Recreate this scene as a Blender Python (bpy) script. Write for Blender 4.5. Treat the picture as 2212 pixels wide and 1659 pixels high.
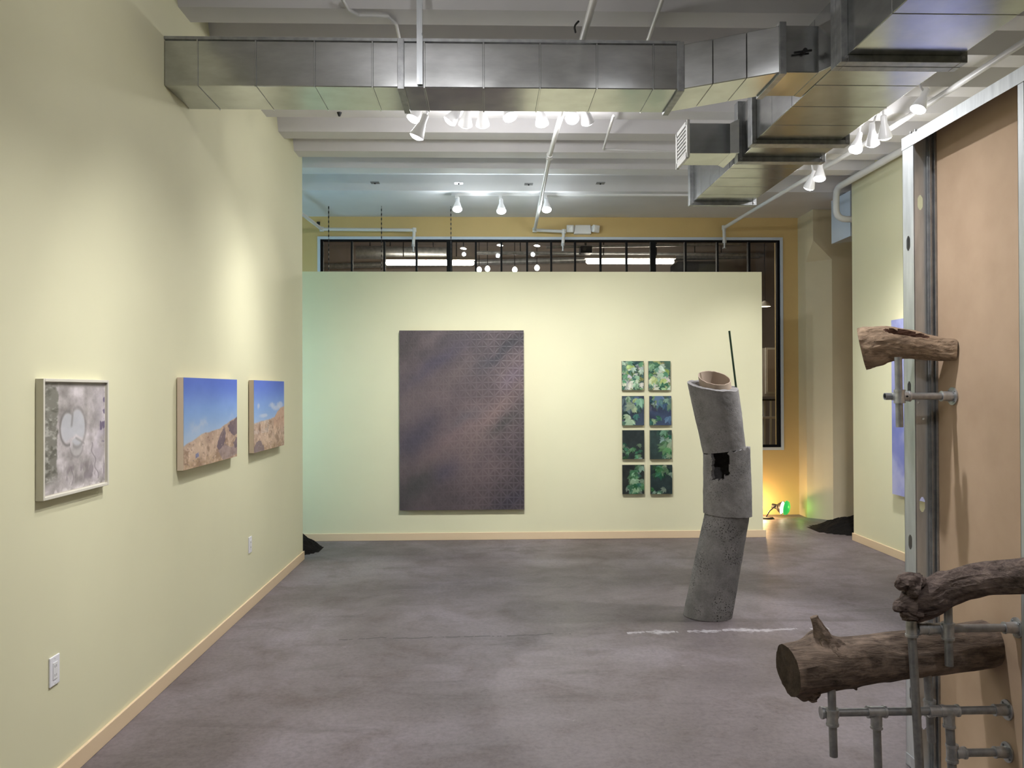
import bpy, bmesh, math, random
import numpy as np
from mathutils import Vector, Matrix, noise as mnoise

for o in list(bpy.data.objects): bpy.data.objects.remove(o)
S = bpy.context.scene
COL = S.collection
R = math.radians

# ------------------------------------------------------------------ camera, world, exposure
W_, H_ = 2212.0, 1659.0
F = 1800.0
CAM = Vector((0, 0, 1.6))
yaw = math.atan(56 / F); pitch = math.atan(12.5 / F); roll = R(0.2)
cd = bpy.data.cameras.new('camera'); cam = bpy.data.objects.new('camera', cd); COL.objects.link(cam)
cd.sensor_fit = 'HORIZONTAL'; cd.sensor_width = 36; cd.lens = 36 * F / W_; cd.clip_start = .05
MR = Matrix.Rotation(-yaw, 3, 'Z') @ Matrix.Rotation(math.pi / 2 + pitch, 3, 'X') @ Matrix.Rotation(-roll, 3, 'Z')
cam.matrix_world = Matrix.Translation(CAM) @ MR.to_4x4()
S.camera = cam
wd = bpy.data.worlds.new('world'); S.world = wd; wd.use_nodes = True
wd.node_tree.nodes['Background'].inputs[0].default_value = (.5, .52, .55, 1)
wd.node_tree.nodes['Background'].inputs[1].default_value = .02
S.view_settings.view_transform = 'Standard'; S.view_settings.look = 'None'
S.view_settings.gamma = 1; S.view_settings.use_curve_mapping = False
S.view_settings.exposure = 0.36

def ray(px, py):
    return MR @ Vector(((px - W_ / 2) / F, -(py - H_ / 2) / F, -1))
def hY(px, py, Y): d = ray(px, py); return CAM + d * (Y / d.y)
def hX(px, py, X): d = ray(px, py); return CAM + d * (X / d.x)
def hZ(px, py, Z): d = ray(px, py); return CAM + d * ((Z - CAM.z) / d.z)

# main planes of the room
XL = -1.74          # left wall
YL = 7.96           # its far end
YP = 8.92           # far partition front
YB = 10.5           # back wall with the window
XR = 3.87           # right wall
YR = 8.68           # its far end
ZC = 3.78           # underside of ceiling ribs
ZT = 3.94           # ceiling between ribs

# ------------------------------------------------------------------ materials
MATS = {}
def mat(name, col=(.5, .5, .5), rough=.6, metal=0, emit=None, estr=0, spec=.5):
    m = bpy.data.materials.new(name); m.use_nodes = True
    b = m.node_tree.nodes['Principled BSDF']
    b.inputs['Base Color'].default_value = (*col, 1)
    b.inputs['Roughness'].default_value = rough
    b.inputs['Metallic'].default_value = metal
    b.inputs['Specular IOR Level'].default_value = spec
    if emit:
        b.inputs['Emission Color'].default_value = (*emit, 1); b.inputs['Emission Strength'].default_value = estr
    MATS[name] = m
    return m
def nodes(m): return m.node_tree.nodes, m.node_tree.links, m.node_tree.nodes['Principled BSDF']
def coords(m, scale=(1, 1, 1), kind='Object'):
    n, l, b = nodes(m)
    t = n.new('ShaderNodeTexCoord'); mp = n.new('ShaderNodeMapping'); mp.inputs['Scale'].default_value = scale
    l.new(t.outputs[kind], mp.inputs['Vector']); return mp.outputs['Vector']
def noise_tex(m, vec, scale, detail=4, rough=.55, dist=0):
    n, l, b = nodes(m); t = n.new('ShaderNodeTexNoise')
    t.inputs['Scale'].default_value = scale; t.inputs['Detail'].default_value = detail
    t.inputs['Roughness'].default_value = rough; t.inputs['Distortion'].default_value = dist
    l.new(vec, t.inputs['Vector']); return t.outputs['Fac']
def ramp(m, fac, stops):
    n, l, b = nodes(m); r = n.new('ShaderNodeValToRGB')
    e = r.color_ramp.elements
    while len(e) < len(stops): e.new(.5)
    for i, (p, c) in enumerate(stops):
        e[i].position = p; e[i].color = (*c, 1) if len(c) == 3 else c
    l.new(fac, r.inputs['Fac']); return r.outputs['Color']
def mixc(m, fac, a, c, mode='MIX'):
    n, l, b = nodes(m); x = n.new('ShaderNodeMix'); x.data_type = 'RGBA'; x.blend_type = mode
    for i, v in ((0, fac), (6, a), (7, c)):
        if isinstance(v, (int, float)): x.inputs[i].default_value = v
        elif isinstance(v, tuple): x.inputs[i].default_value = (*v, 1)
        else: l.new(v, x.inputs[i])
    return x.outputs[2]
def math_n(m, op, a, b_=0.0, c_=0.0):
    n, l, b = nodes(m); x = n.new('ShaderNodeMath'); x.operation = op
    for i, v in enumerate((a, b_, c_)):
        if isinstance(v, (int, float)): x.inputs[i].default_value = v
        else: l.new(v, x.inputs[i])
    return x.outputs[0]
def bump(m, h, strength=.3, dist=.01):
    n, l, b = nodes(m); x = n.new('ShaderNodeBump'); x.inputs['Strength'].default_value = strength
    x.inputs['Distance'].default_value = dist; l.new(h, x.inputs['Height']); l.new(x.outputs['Normal'], b.inputs['Normal'])
def setcol(m, c): n, l, b = nodes(m); l.new(c, b.inputs['Base Color'])

def paint(name, col, var=.06, rough=.7):
    m = mat(name, col, rough, spec=.3)
    v = coords(m)
    c = ramp(m, noise_tex(m, v, 1.1, 4), [(.3, tuple(x * (1 - var) for x in col)), (.7, tuple(min(1, x * (1 + var * .5)) for x in col))])
    setcol(m, c); bump(m, noise_tex(m, v, 160, 2), .04, .002)
    return m
paint('wall_paint', (.71, .69, .475), .03)
paint('ochre_paint', (.62, .46, .21), .08)
paint('pier_paint', (.62, .55, .38), .1)
paint('baseboard_paint', (.72, .56, .37), .03, .5)
paint('ceiling_paint', (.66, .65, .66), .10)
paint('pipe_paint', (.66, .66, .65), .05, .4)
paint('soffit_paint', (.55, .62, .72), .05)
paint('dark_room_paint', (.36, .31, .28), .2)
paint('grey_room_paint', (.58, .53, .49), .1)
mat('white_plastic', (.8, .8, .8), .35)
mat('outlet_plastic', (.82, .82, .86), .3)
mat('bulb_glass', (.85, .85, .86), .3, emit=(1, 1, 1), estr=.06)
mat('slot_black', (.03, .03, .03), .5)
mat('black_metal', (.018, .018, .02), .55, 0, spec=.3)
mat('mullion_black', (.008, .008, .009), .7, 0, spec=.15)
mat('rod_green', (.02, .06, .03), .4)
mat('lens_glow', (1, 1, 1), .3, emit=(1, .99, 1), estr=16)
mat('bulb_glow', (1, 1, 1), .3, emit=(1, .97, .92), estr=9)
mat('tube_glow', (1, 1, 1), .3, emit=(1, .88, .72), estr=42)
mat('cool_fill_glow', (1, 1, 1), .3, emit=(.36, .68, 1), estr=95)
mat('warm_glow', (1, 1, 1), .3, emit=(1, .85, .6), estr=10)
mat('green_glass', (.05, .5, .12), .15, emit=(.05, .8, .15), estr=.35)
mat('cream_cloth', (.7, .66, .58), .8)
mat('canvas_edge', (.60, .49, .38), .8)
mat('frame_paint', (.66, .63, .54), .5)
mat('dark_canvas_edge', (.12, .10, .085), .7)
mat('cardboard', (.42, .33, .26), .85)
mat('leaf_canvas_edge', (.30, .27, .2), .8)

m = mat('floor_concrete', rough=.5, spec=.3)
v = coords(m)
big = noise_tex(m, v, .55, 5, .6, .6); mid = noise_tex(m, v, 2.6, 6, .65, .4); fine = noise_tex(m, v, 38, 4, .7)
vs = coords(m, (.5, 2.2, 1))
c = ramp(m, big, [(.34, (.135, .118, .116)), (.50, (.200, .180, .186)), (.66, (.275, .255, .280))])
st = ramp(m, mid, [(.50, (0, 0, 0)), (.70, (1, 1, 1))])
c = mixc(m, math_n(m, 'MULTIPLY', st, .5), c, (.115, .090, .074))
sm = ramp(m, noise_tex(m, vs, 2.1, 5, .6, .5), [(.56, (0, 0, 0)), (.74, (1, 1, 1))])
c = mixc(m, math_n(m, 'MULTIPLY', sm, .55), c, (.085, .072, .068))
sc = ramp(m, noise_tex(m, v, 6.5, 7, .72, .8), [(.665, (0, 0, 0)), (.72, (1, 1, 1))])
c = mixc(m, math_n(m, 'MULTIPLY', sc, .38), c, (.46, .44, .46))
fl = ramp(m, fine, [(.30, (.72, .72, .72)), (.6, (1.08, 1.08, 1.08))])
c = mixc(m, .8, c, fl, 'MULTIPLY')
c = mixc(m, 1.0, c, (.73, .685, .69), 'MULTIPLY')
sp2 = ramp(m, noise_tex(m, v, 17, 6, .75, .5), [(.58, (0, 0, 0)), (.70, (1, 1, 1))])
c = mixc(m, math_n(m, 'MULTIPLY', math_n(m, 'MULTIPLY', sp2, ramp(m, big, [(.40, (1, 1, 1)), (.60, (.15, .15, .15))])), .7), c, (.055, .044, .040))
# the worn joint across the slab: dark crack to the left, white scraped paint to the right
n, l, b = nodes(m)
sx = n.new('ShaderNodeSeparateXYZ'); l.new(coords(m), sx.inputs[0])
wob = math_n(m, 'MULTIPLY', math_n(m, 'SUBTRACT', noise_tex(m, coords(m, (1, 0, 0)), 3.5, 5), .5), .16)
dy = math_n(m, 'ABSOLUTE', math_n(m, 'SUBTRACT', math_n(m, 'SUBTRACT', sx.outputs[1], wob), math_n(m, 'MULTIPLY_ADD', sx.outputs[0], .035, 5.43)))
gap = noise_tex(m, coords(m, (1, 0, 0)), 5, 4, .7)
crack = math_n(m, 'MULTIPLY', math_n(m, 'LESS_THAN', dy, .008), math_n(m, 'MULTIPLY', math_n(m, 'GREATER_THAN', gap, .47), math_n(m, 'LESS_THAN', math_n(m, 'ABSOLUTE', math_n(m, 'ADD', sx.outputs[0], .2)), .75)))
c = mixc(m, math_n(m, 'MULTIPLY', crack, .75), c, (.03, .026, .025))
edge = math_n(m, 'SUBTRACT', 1, math_n(m, 'DIVIDE', dy, math_n(m, 'MULTIPLY', math_n(m, 'SUBTRACT', gap, .38), .30)))
edge = math_n(m, 'MULTIPLY', edge, ramp(m, noise_tex(m, coords(m, (1, 3, 1)), 16, 5, .7), [(.40, (0, 0, 0)), (.56, (1, 1, 1))]))
wht = math_n(m, 'MULTIPLY', math_n(m, 'MULTIPLY', math_n(m, 'MAXIMUM', edge, 0), math_n(m, 'GREATER_THAN', gap, .44)), math_n(m, 'LESS_THAN', math_n(m, 'ABSOLUTE', math_n(m, 'SUBTRACT', sx.outputs[0], 1.6)), .68))
c = mixc(m, math_n(m, 'MINIMUM', math_n(m, 'MULTIPLY', wht, .9), .5), c, (.60, .58, .62))
setcol(m, c)
rr = ramp(m, mid, [(.3, (.45,) * 3), (.7, (.62,) * 3)]); l.new(rr, b.inputs['Roughness'])
bump(m, math_n(m, 'ADD', mid, math_n(m, 'MULTIPLY', fine, .4)), .12, .01)

m = mat('galvanised', (.5, .52, .53), .27, .95)
v = coords(m); n, l, b = nodes(m)
c = ramp(m, noise_tex(m, coords(m, (1, 1, 3)), 6, 6, .65), [(.3, (.42, .435, .435)), (.7, (.54, .55, .555))])
setcol(m, c)
l.new(ramp(m, noise_tex(m, v, 5, 5, .6), [(.3, (.16,) * 3), (.7, (.24,) * 3)]), b.inputs['Roughness'])
m = mat('duct_flange', (.30, .31, .31), .40, .7)
v = coords(m); setcol(m, ramp(m, noise_tex(m, v, 20, 4), [(.3, (.26, .27, .28)), (.7, (.42, .43, .44))]))
m = mat('stud_steel', (.55, .57, .58), .36, .7)
v = coords(m, (1, 1, .15)); setcol(m, ramp(m, noise_tex(m, v, 25, 4), [(.3, (.50, .53, .56)), (.7, (.70, .73, .76))]))
bump(m, noise_tex(m, v, 30, 2), .1, .004)
m = mat('pipe_steel', (.40, .40, .40), .40, .7)
v = coords(m); setcol(m, ramp(m, noise_tex(m, v, 30, 4), [(.3, (.26, .27, .28)), (.7, (.42, .43, .44))]))
m = mat('fitting_steel', (.5, .5, .5), .38, .7)
v = coords(m); setcol(m, ramp(m, noise_tex(m, v, 40, 4), [(.3, (.36, .37, .38)), (.7, (.58, .59, .60))]))
bump(m, noise_tex(m, v, 120, 2), .2, .002)
m = mat('board_paper', rough=.85, spec=.2)
v = coords(m); setcol(m, ramp(m, noise_tex(m, v, 4, 5), [(.3, (.46, .335, .235)), (.7, (.54, .40, .285))]))

def bark(name, lo, hi, sc):
    m = mat(name, rough=.85, spec=.25); v = coords(m, sc)
    a = noise_tex(m, v, 3.2, 8, .7, .6); f = noise_tex(m, coords(m), 9, 5, .6)
    c = ramp(m, a, [(.32, lo), (.66, hi)])
    c = mixc(m, ramp(m, f, [(.5, (0, 0, 0)), (.72, (.7, .7, .7))]), c, tuple(x * 1.5 for x in hi))
    setcol(m, c); bump(m, a, .9, .012)
bark('bark_pale', (.12, .082, .056), (.44, .32, .22), (3, 16, 16))
bark('bark_brown', (.045, .033, .027), (.28, .212, .165), (3, 16, 16))
bark('bark_dark', (.036, .026, .024), (.22, .168, .148), (6, 9, 22))
m = mat('cut_wood', rough=.9, spec=.2); v = coords(m, (1, 8, 8))
setcol(m, ramp(m, noise_tex(m, v, 3, 6, .7), [(.3, (.045, .034, .026)), (.7, (.11, .085, .066))])); bump(m, noise_tex(m, v, 6, 5), .5, .006)
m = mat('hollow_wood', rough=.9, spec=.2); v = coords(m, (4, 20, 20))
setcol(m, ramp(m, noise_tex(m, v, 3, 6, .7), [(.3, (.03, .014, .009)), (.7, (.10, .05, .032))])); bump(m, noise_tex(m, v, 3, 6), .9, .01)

def concrete(name, lo, hi, pit):
    m = mat(name, rough=.9, spec=.25); v = coords(m); n, l, b = nodes(m)
    a = noise_tex(m, v, 7, 7, .65, .4); f = noise_tex(m, v, 90, 3, .7)
    c = ramp(m, a, [(.3, lo), (.7, hi)])
    c = mixc(m, .6, c, ramp(m, f, [(.3, (.8, .8, .8)), (.65, (1.12, 1.12, 1.12))]), 'MULTIPLY')
    vo = n.new('ShaderNodeTexVoronoi'); vo.inputs['Scale'].default_value = 75; l.new(v, vo.inputs['Vector'])
    zone = ramp(m, noise_tex(m, v, 5.5, 3), [(.44, (0, 0, 0)), (.58, (pit, pit, pit))])
    p = math_n(m, 'MULTIPLY', ramp(m, vo.outputs['Distance'], [(.20, (1, 1, 1)), (.38, (0, 0, 0))]), zone)
    c = mixc(m, p, c, (.03, .028, .027)); setcol(m, c)
    bump(m, math_n(m, 'SUBTRACT', math_n(m, 'ADD', a, math_n(m, 'MULTIPLY', f, .35)), math_n(m, 'MULTIPLY', p, .8)), .35, .012)
concrete('concrete_grey', (.185, .178, .18), (.34, .327, .328), .4)
concrete('concrete_pitted', (.165, .160, .162), (.30, .288, .29), 1)
m = mat('soil_black', (.012, .011, .010), .95, spec=.1); bump(m, noise_tex(m, coords(m), 60, 5), 1, .02)

m = mat('clear_glass', (1, 1, 1), .02)
n, l, b = nodes(m); out = n['Material Output']
tr = n.new('ShaderNodeBsdfTransparent'); tr.inputs[0].default_value = (.86, .88, .88, 1)
gl = n.new('ShaderNodeBsdfGlossy'); gl.inputs['Roughness'].default_value = .02
fr = n.new('ShaderNodeFresnel'); fr.inputs[0].default_value = 1.3
mx = n.new('ShaderNodeMixShader'); l.new(fr.outputs[0], mx.inputs[0]); l.new(tr.outputs[0], mx.inputs[1]); l.new(gl.outputs[0], mx.inputs[2])
l.new(mx.outputs[0], out.inputs['Surface'])

def attr_mat(name, rough=.6, spec=.3):
    m = mat(name, rough=rough, spec=spec); n, l, b = nodes(m)
    a = n.new('ShaderNodeAttribute'); a.attribute_name = 'paint'; l.new(a.outputs['Color'], b.inputs['Base Color'])
    bump(m, noise_tex(m, coords(m), 220, 2), .08, .002); return m
attr_mat('painted_canvas'); attr_mat('glossy_paint', .5, .35); attr_mat('pale_paper', .35, .4)

# ------------------------------------------------------------------ mesh helpers
class MB:
    def __init__(s): s.v = []; s.f = []
    def add(s, vs, fs):
        o = len(s.v); s.v += [tuple(x) for x in vs]; s.f += [tuple(i + o for i in q) for q in fs]; return s
    def box(s, a, b):
        (x0, y0, z0), (x1, y1, z1) = a, b
        x0, x1 = sorted((x0, x1)); y0, y1 = sorted((y0, y1)); z0, z1 = sorted((z0, z1))
        return s.add([(x0, y0, z0), (x1, y0, z0), (x1, y1, z0), (x0, y1, z0), (x0, y0, z1), (x1, y0, z1), (x1, y1, z1), (x0, y1, z1)],
                     [(0, 3, 2, 1), (4, 5, 6, 7), (0, 1, 5, 4), (1, 2, 6, 5), (2, 3, 7, 6), (3, 0, 4, 7)])
    def hexa(s, p):   # 8 corners: bottom ring 0-3, top ring 4-7
        return s.add(p, [(0, 3, 2, 1), (4, 5, 6, 7), (0, 1, 5, 4), (1, 2, 6, 5), (2, 3, 7, 6), (3, 0, 4, 7)])
    def tube(s, pts, r, n=16, caps=True):
        pts = [Vector(p) for p in pts]; rs = r if isinstance(r, (list, tuple)) else [r] * len(pts)
        t0 = (pts[1] - pts[0]).normalized()
        u = t0.orthogonal().normalized(); vs = []
        for i, p in enumerate(pts):
            if i == 0: t = t0
            elif i == len(pts) - 1: t = (pts[-1] - pts[-2]).normalized()
            else: t = ((pts[i] - pts[i - 1]).normalized() + (pts[i + 1] - pts[i]).normalized()).normalized()
            u = (u - t * u.dot(t)).normalized(); w = t.cross(u)
            for k in range(n):
                a = 2 * math.pi * k / n; vs.append(p + (u * math.cos(a) + w * math.sin(a)) * rs[i])
        fs = []
        for i in range(len(pts) - 1):
            for k in range(n):
                fs.append((i * n + k, i * n + (k + 1) % n, (i + 1) * n + (k + 1) % n, (i + 1) * n + k))
        if caps: fs += [tuple(range(n))[::-1], tuple(range((len(pts) - 1) * n, len(pts) * n))]
        return s.add(vs, fs)
    def prism(s, poly, axis, a, b):
        n = len(poly)
        def P(p, t): return {'X': (t, p[0], p[1]), 'Y': (p[0], t, p[1]), 'Z': (p[0], p[1], t)}[axis]
        return s.add([P(p, a) for p in poly] + [P(p, b) for p in poly],
                     [tuple(range(n)), tuple(range(2 * n - 1, n - 1, -1))] + [(i, i + n, (i + 1) % n + n, (i + 1) % n) for i in range(n)])
    def build(s, name, material, parent=None, smooth=False, bevel=0):
        me = bpy.data.meshes.new(name); o = Vector((0, 0, 0)) if parent is None else world_loc(parent)
        if parent is None and s.v:
            pass
        me.from_pydata([Vector(p) - o for p in s.v], [], s.f); me.validate()
        bm = bmesh.new(); bm.from_mesh(me); bmesh.ops.recalc_face_normals(bm, faces=bm.faces); bm.to_mesh(me); bm.free()
        ob = bpy.data.objects.new(name, me); COL.objects.link(ob)
        me.materials.append(MATS[material])
        if smooth:
            for p in me.polygons: p.use_smooth = True
            me.set_sharp_from_angle(angle=R(40))
        if bevel:
            md = ob.modifiers.new('bevel', 'BEVEL'); md.width = bevel; md.segments = 2; md.limit_method = 'ANGLE'; md.angle_limit = R(40)
        if parent: ob.parent = parent
        return ob
def world_loc(o):
    L = Vector((0, 0, 0))
    while o: L = L + Vector(o.location); o = o.parent
    return L
def tag(o, label, cat, group=None):
    o['label'] = label; o['category'] = cat
    if group: o['group'] = group
    return o
def thing(name, loc, label, cat, group=None):
    o = bpy.data.objects.new(name, None); COL.objects.link(o); o.location = loc; o.empty_display_size = .1
    return tag(o, label, cat, group)
def struct(o, label, cat='wall'):
    o['kind'] = 'structure'; o['label'] = label; o['category'] = cat; return o
def box(a, b): return MB().box(a, b)

# ------------------------------------------------------------------ the setting
struct(box((-6, -4, -.1), (7, 16, 0)).build('floor', 'floor_concrete'), 'worn grey purple painted concrete floor with stains and scrapes', 'floor')
prof = []
y = -4.0
yk = 7.05 - .57 * 20
pts = []
for k in range(24):
    a = yk + .57 * k
    if a + .57 > 9.15: break
    pts += [(a - .07, ZT), (a, ZC), (a + .20, ZC), (a + .26, ZT)]
pts = [p for p in pts if p[0] > -4.1]
pts += [(9.05, ZT), (9.12, ZC), (YB + .2, ZC)]
poly = pts + [(YB + .2, 4.2), (pts[0][0], 4.2)]
struct(MB().prism(poly, 'X', -6, 7).build('ceiling', 'ceiling_paint'), 'white painted ribbed concrete ceiling', 'ceiling')
struct(box((XL - .14, -4, 0), (XL, YL, ZT + .1)).build('wall_left', 'wall_paint'), 'long pale yellow gallery wall with three pictures', 'wall')
struct(box((-5.2, YP, 0), (hY(1647, 900, YP).x, YP + .13, hY(1150, 587, YP).z)).build('wall_far', 'wall_paint'), 'freestanding pale yellow partition carrying the big purple painting', 'wall')
ZPT = hY(1150, 587, YP).z; XPR = hY(1647, 900, YP).x
struct(box((XR, -4, 0), (XR + .14, YR, ZT + .1)).build('wall_right', 'wall_paint'), 'pale yellow wall with the blue cloud painting', 'wall')
struct(box((-6, -4.15, 0), (7, -4, ZT + .1)).build('wall_rear', 'wall_paint'), 'plain pale wall behind the viewer', 'wall')
struct(box((-5.35, 7.0, 0), (-5.2, YB + .2, ZT + .1)).build('wall_alcove', 'wall_paint'), 'side wall closing the alcove past the left wall', 'wall')
struct(box((-5.2, YL - .15, 0), (XL - .14, YL, ZT + .1)).build('wall_alcove_front', 'wall_paint'), 'short return wall at the end of the left wall', 'wall')
struct(box((6.2, YR - .3, 0), (6.35, YB + .2, ZT + .1)).build('wall_passage', 'ochre_paint'), 'end wall of the dark passage', 'wall')
struct(box((XR + .14, YR - .3, 0), (6.2, YR - .16, ZT + .1)).build('wall_passage_front', 'ochre_paint'), 'near wall of the dark passage', 'wall')
# back wall with window opening
wa = hY(692, 517, YB); wb = hY(1687, 966, YB); wr = hY(1687, 519, YB)
WX0, WX1, WZ1, WZ0 = wa.x, wb.x, (wa.z + wr.z) / 2, wb.z
m_ = MB()
m_.box((-5.2, YB, 0), (WX0, YB + .2, ZC + .02)).box((WX1, YB, 0), (6.2, YB + .2, ZC + .02))
m_.box((WX0, YB, 0), (WX1, YB + .2, WZ0)).box((WX0, YB, WZ1), (WX1, YB + .2, ZC + .02))
struct(m_.build('wall_back', 'ochre_paint'), 'ochre back wall with a long dark window', 'wall')
# baseboards
BH = .079
struct(box((XL, -4, 0), (XL + .014, YL + .014, BH)).build('baseboard_left', 'baseboard_paint', bevel=.003), 'peach baseboard along the left wall', 'baseboard')
struct(box((-5.2, YP - .014, 0), (XPR + .03, YP, BH)).build('baseboard_far', 'baseboard_paint', bevel=.003), 'peach baseboard along the far partition', 'baseboard')
struct(box((XR - .014, -4, 0), (XR, YR + .014, BH)).build('baseboard_right', 'baseboard_paint', bevel=.003), 'peach baseboard along the right wall', 'baseboard')
# window
win = bpy.data.objects.new('window_1', None); COL.objects.link(win); win.location = (WX0, YB, WZ0)
struct(win, 'long dark framed interior window above and beside the partition', 'window')
t = .035
fr = MB().box((WX0 - t, YB - .012, WZ1), (WX1 + t, YB + .1, WZ1 + t)).box((WX0 - t, YB - .012, WZ0 - t), (WX1 + t, YB + .1, WZ0))
fr.box((WX0 - t, YB - .012, WZ0), (WX0, YB + .1, WZ1)).box((WX1, YB - .012, WZ0), (WX1 + t, YB + .1, WZ1))
fr.build('window_trim', 'soffit_paint', win)
d = .05
fr = MB().box((WX0, YB + .02, WZ1 - .02), (WX1, YB + .08, WZ1)).box((WX0, YB + .02, WZ0), (WX1, YB + .08, WZ0 + .03))
fr.box((WX0, YB + .02, WZ0 + .03), (WX0 + .03, YB + .08, WZ1 - .02)).box((WX1 - .03, YB + .02, WZ0 + .03), (WX1, YB + .08, WZ1 - .02))
fr.build('window_frame', 'mullion_black', win)
edges = [WX0 + .03]
for px, wpx in ((760.5, 4), (830.7, 4), (900, 4.5), (971, 12), (1028, 4), (1083, 4), (1138.5, 4), (1190.5, 4), (1242, 4), (1297, 4), (1353, 4), (1410, 12), (1480, 4.5), (1549, 4), (1617, 5)):
    x = hY(px, 550, YB + .05).x; w = wpx / F * YB / 2
    box((x - w, YB + .02, WZ0 + .03), (x + w, YB + .08, WZ1 - .02)).build('mullion', 'mullion_black', win)
    edges += [x - w, x + w]
edges.append(WX1 - .03)
for i in range(0, len(edges), 2):
    box((edges[i], YB + .047, WZ0 + .03), (edges[i + 1], YB + .053, WZ1 - .02)).build('pane', 'clear_glass', win)
# pier with chamfered corner
PX, PY, CH = hY(1757, 600, 10.0).x, 10.0, .24
zc0 = hY(1780, 560, PY).z; zc1 = hY(1757, 519, PY).z
pv = []
x1 = 6.2
pl = MB()
lowA, lowB = (PX, PY + CH * 1.0), (PX + CH * .95, PY)
v_ = [(PX, YB, 0), (PX, lowA[1], 0), (lowB[0], PY, 0), (x1, PY, 0), (x1, YB, 0),
      (PX, YB, zc0), (PX, lowA[1], zc0), (lowB[0], PY, zc0), (x1, PY, zc0), (x1, YB, zc0)]
v_ += [(PX, PY, zc1), (PX, PY, ZC + .02), (x1, PY, ZC + .02), (x1, YB, ZC + .02), (PX, YB, ZC + .02)]
f_ = [(0, 1, 6, 5), (1, 2, 7, 6), (2, 3, 8, 7), (3, 4, 9, 8), (6, 7, 10), (5, 6, 10, 11, 14), (7, 8, 12, 11, 10), (8, 9, 13, 12), (11, 12, 13, 14), (0, 4, 3, 2, 1)]
struct(pl.add(v_, f_).build('wall_pier', 'pier_paint'), 'cream chamfered concrete pier beside the window', 'pier')
p0 = hY(1808, 522, 9.3)
sf = MB().hexa([(p0.x, 8.95, p0.z), (6.1, 8.95, p0.z + .25), (6.1, 9.45, p0.z + .25), (p0.x, 9.45, p0.z), (p0.x, 8.95, ZC - .02), (6.1, 8.95, ZC - .02), (6.1, 9.45, ZC - .02), (p0.x, 9.45, ZC - .02)])
struct(sf.build('trim_1', 'soffit_paint'), 'pale blue boxed soffit at the top of the passage', 'soffit')
# room seen through the window
struct(box((-5.2, YB + .2, 4.2), (6.2, 16, 4.3)).build('ceiling_back_room', 'grey_room_paint'), 'grey ceiling of the room behind the window', 'ceiling')
struct(box((-5.2, 15.0, 0), (6.2, 15.15, 4.2)).build('wall_back_room', 'dark_room_paint'), 'dark end wall of the room behind the window', 'wall')
struct(box((-5.2, YB + .2, 0), (-5.05, 15, 4.2)).build('wall_back_room_left', 'dark_room_paint'), 'dark left wall of the room behind the window', 'wall')
struct(box((6.05, YB + .2, 0), (6.2, 15, 4.2)).build('wall_back_room_right', 'dark_room_paint'), 'dark right wall of the room behind the window', 'wall')

# ------------------------------------------------------------------ track lighting
def lathe(profile, n, origin, axis):
    axis = Vector(axis).normalized(); u = axis.orthogonal().normalized(); w = axis.cross(u); vs = []; fs = []
    for (r, h) in profile:
        for k in range(n):
            a = 2 * math.pi * k / n; vs.append(Vector(origin) + axis * h + (u * math.cos(a) + w * math.sin(a)) * r)
    for i in range(len(profile) - 1):
        for k in range(n): fs.append((i * n + k, i * n + (k + 1) % n, (i + 1) * n + (k + 1) % n, (i + 1) * n + k))
    return vs, fs
def spotlight(lens, target, track, label, group, energy=90, angle=60, color=(1, .985, .99), r=.05, blend=1.0, spill=.028):
    """lens centre, point it aims at, point of the track it hangs from"""
    lens = Vector(lens); track = Vector(track); ax = (Vector(target) - lens).normalized()
    t = thing('track_spotlight', track, label, 'spotlight', group)
    sh = MB(); vs, fs = lathe([(r * .98, -.004), (r * 1.04, .002), (r * 1.04, -.008), (r * .9, -.035), (r * .62, -.085), (r * .48, -.105), (r * .45, -.16), (r * .38, -.168), (.001, -.168)], 24, lens, ax)
    sh.add(vs, fs).build('shade', 'bulb_glass', t, smooth=True)
    vs, fs = lathe([(.001, .022), (r * .5, .018), (r * .86, .008), (r * 1.02, -.002)], 24, lens, ax)
    MB().add(vs, fs).build('lens', 'lens_glow', t, smooth=True)
    rear = lens - ax * .13
    MB().tube([track + Vector((0, 0, -.02)), rear * .35 + (track + Vector((0, 0, -.02))) * .65 + Vector((0, 0, -.01)), rear], .008, 10).build('stem', 'white_plastic', t, smooth=True)
    box(track + Vector((-.016, -.03, -.032)), track + Vector((.016, .03, -.001))).build('adapter', 'white_plastic', t)
    ld = bpy.data.lights.new('lamp', 'SPOT'); ld.energy = energy; ld.spot_size = R(angle); ld.spot_blend = blend; ld.shadow_soft_size = .035; ld.color = color
    lo = bpy.data.objects.new('lamp', ld); COL.objects.link(lo); lo.parent = t
    lo.location = lens + ax * .026 - track; lo.rotation_euler = ax.to_track_quat('-Z', 'Y').to_euler()
    pd = bpy.data.lights.new('spill', 'POINT'); pd.energy = energy * spill; pd.shadow_soft_size = .03; pd.color = color
    po = bpy.data.objects.new('spill', pd); COL.objects.link(po); po.parent = t; po.location = lens + ax * .06 - track
    return t
def track(a, b, label):
    a, b = Vector(a), Vector(b); lo = Vector((min(a.x, b.x) - .017, min(a.y, b.y) - .017, a.z)); hi = Vector((max(a.x, b.x) + .017, max(a.y, b.y) + .017, a.z + .02))
    o = thing('light_track', (a + b) / 2, label, 'track')
    box(lo, hi).build('rail', 'white_plastic', o)
    n_ = 3
    for i in range(n_):
        p = a.lerp(b, (i + .15) / (n_ - .7)); box((p.x - .008, p.y - .008, a.z + .02), (p.x + .008, p.y + .008, ZT)).build('hanger', 'white_plastic', o)
    return o
G1 = 'spotlights hanging behind the transverse duct'
TY, TZ = 6.33, 3.757
track((-.75, TY, TZ), (1.05, TY, TZ), 'white light track on the ceiling just behind the transverse duct')
LW = XL
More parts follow.
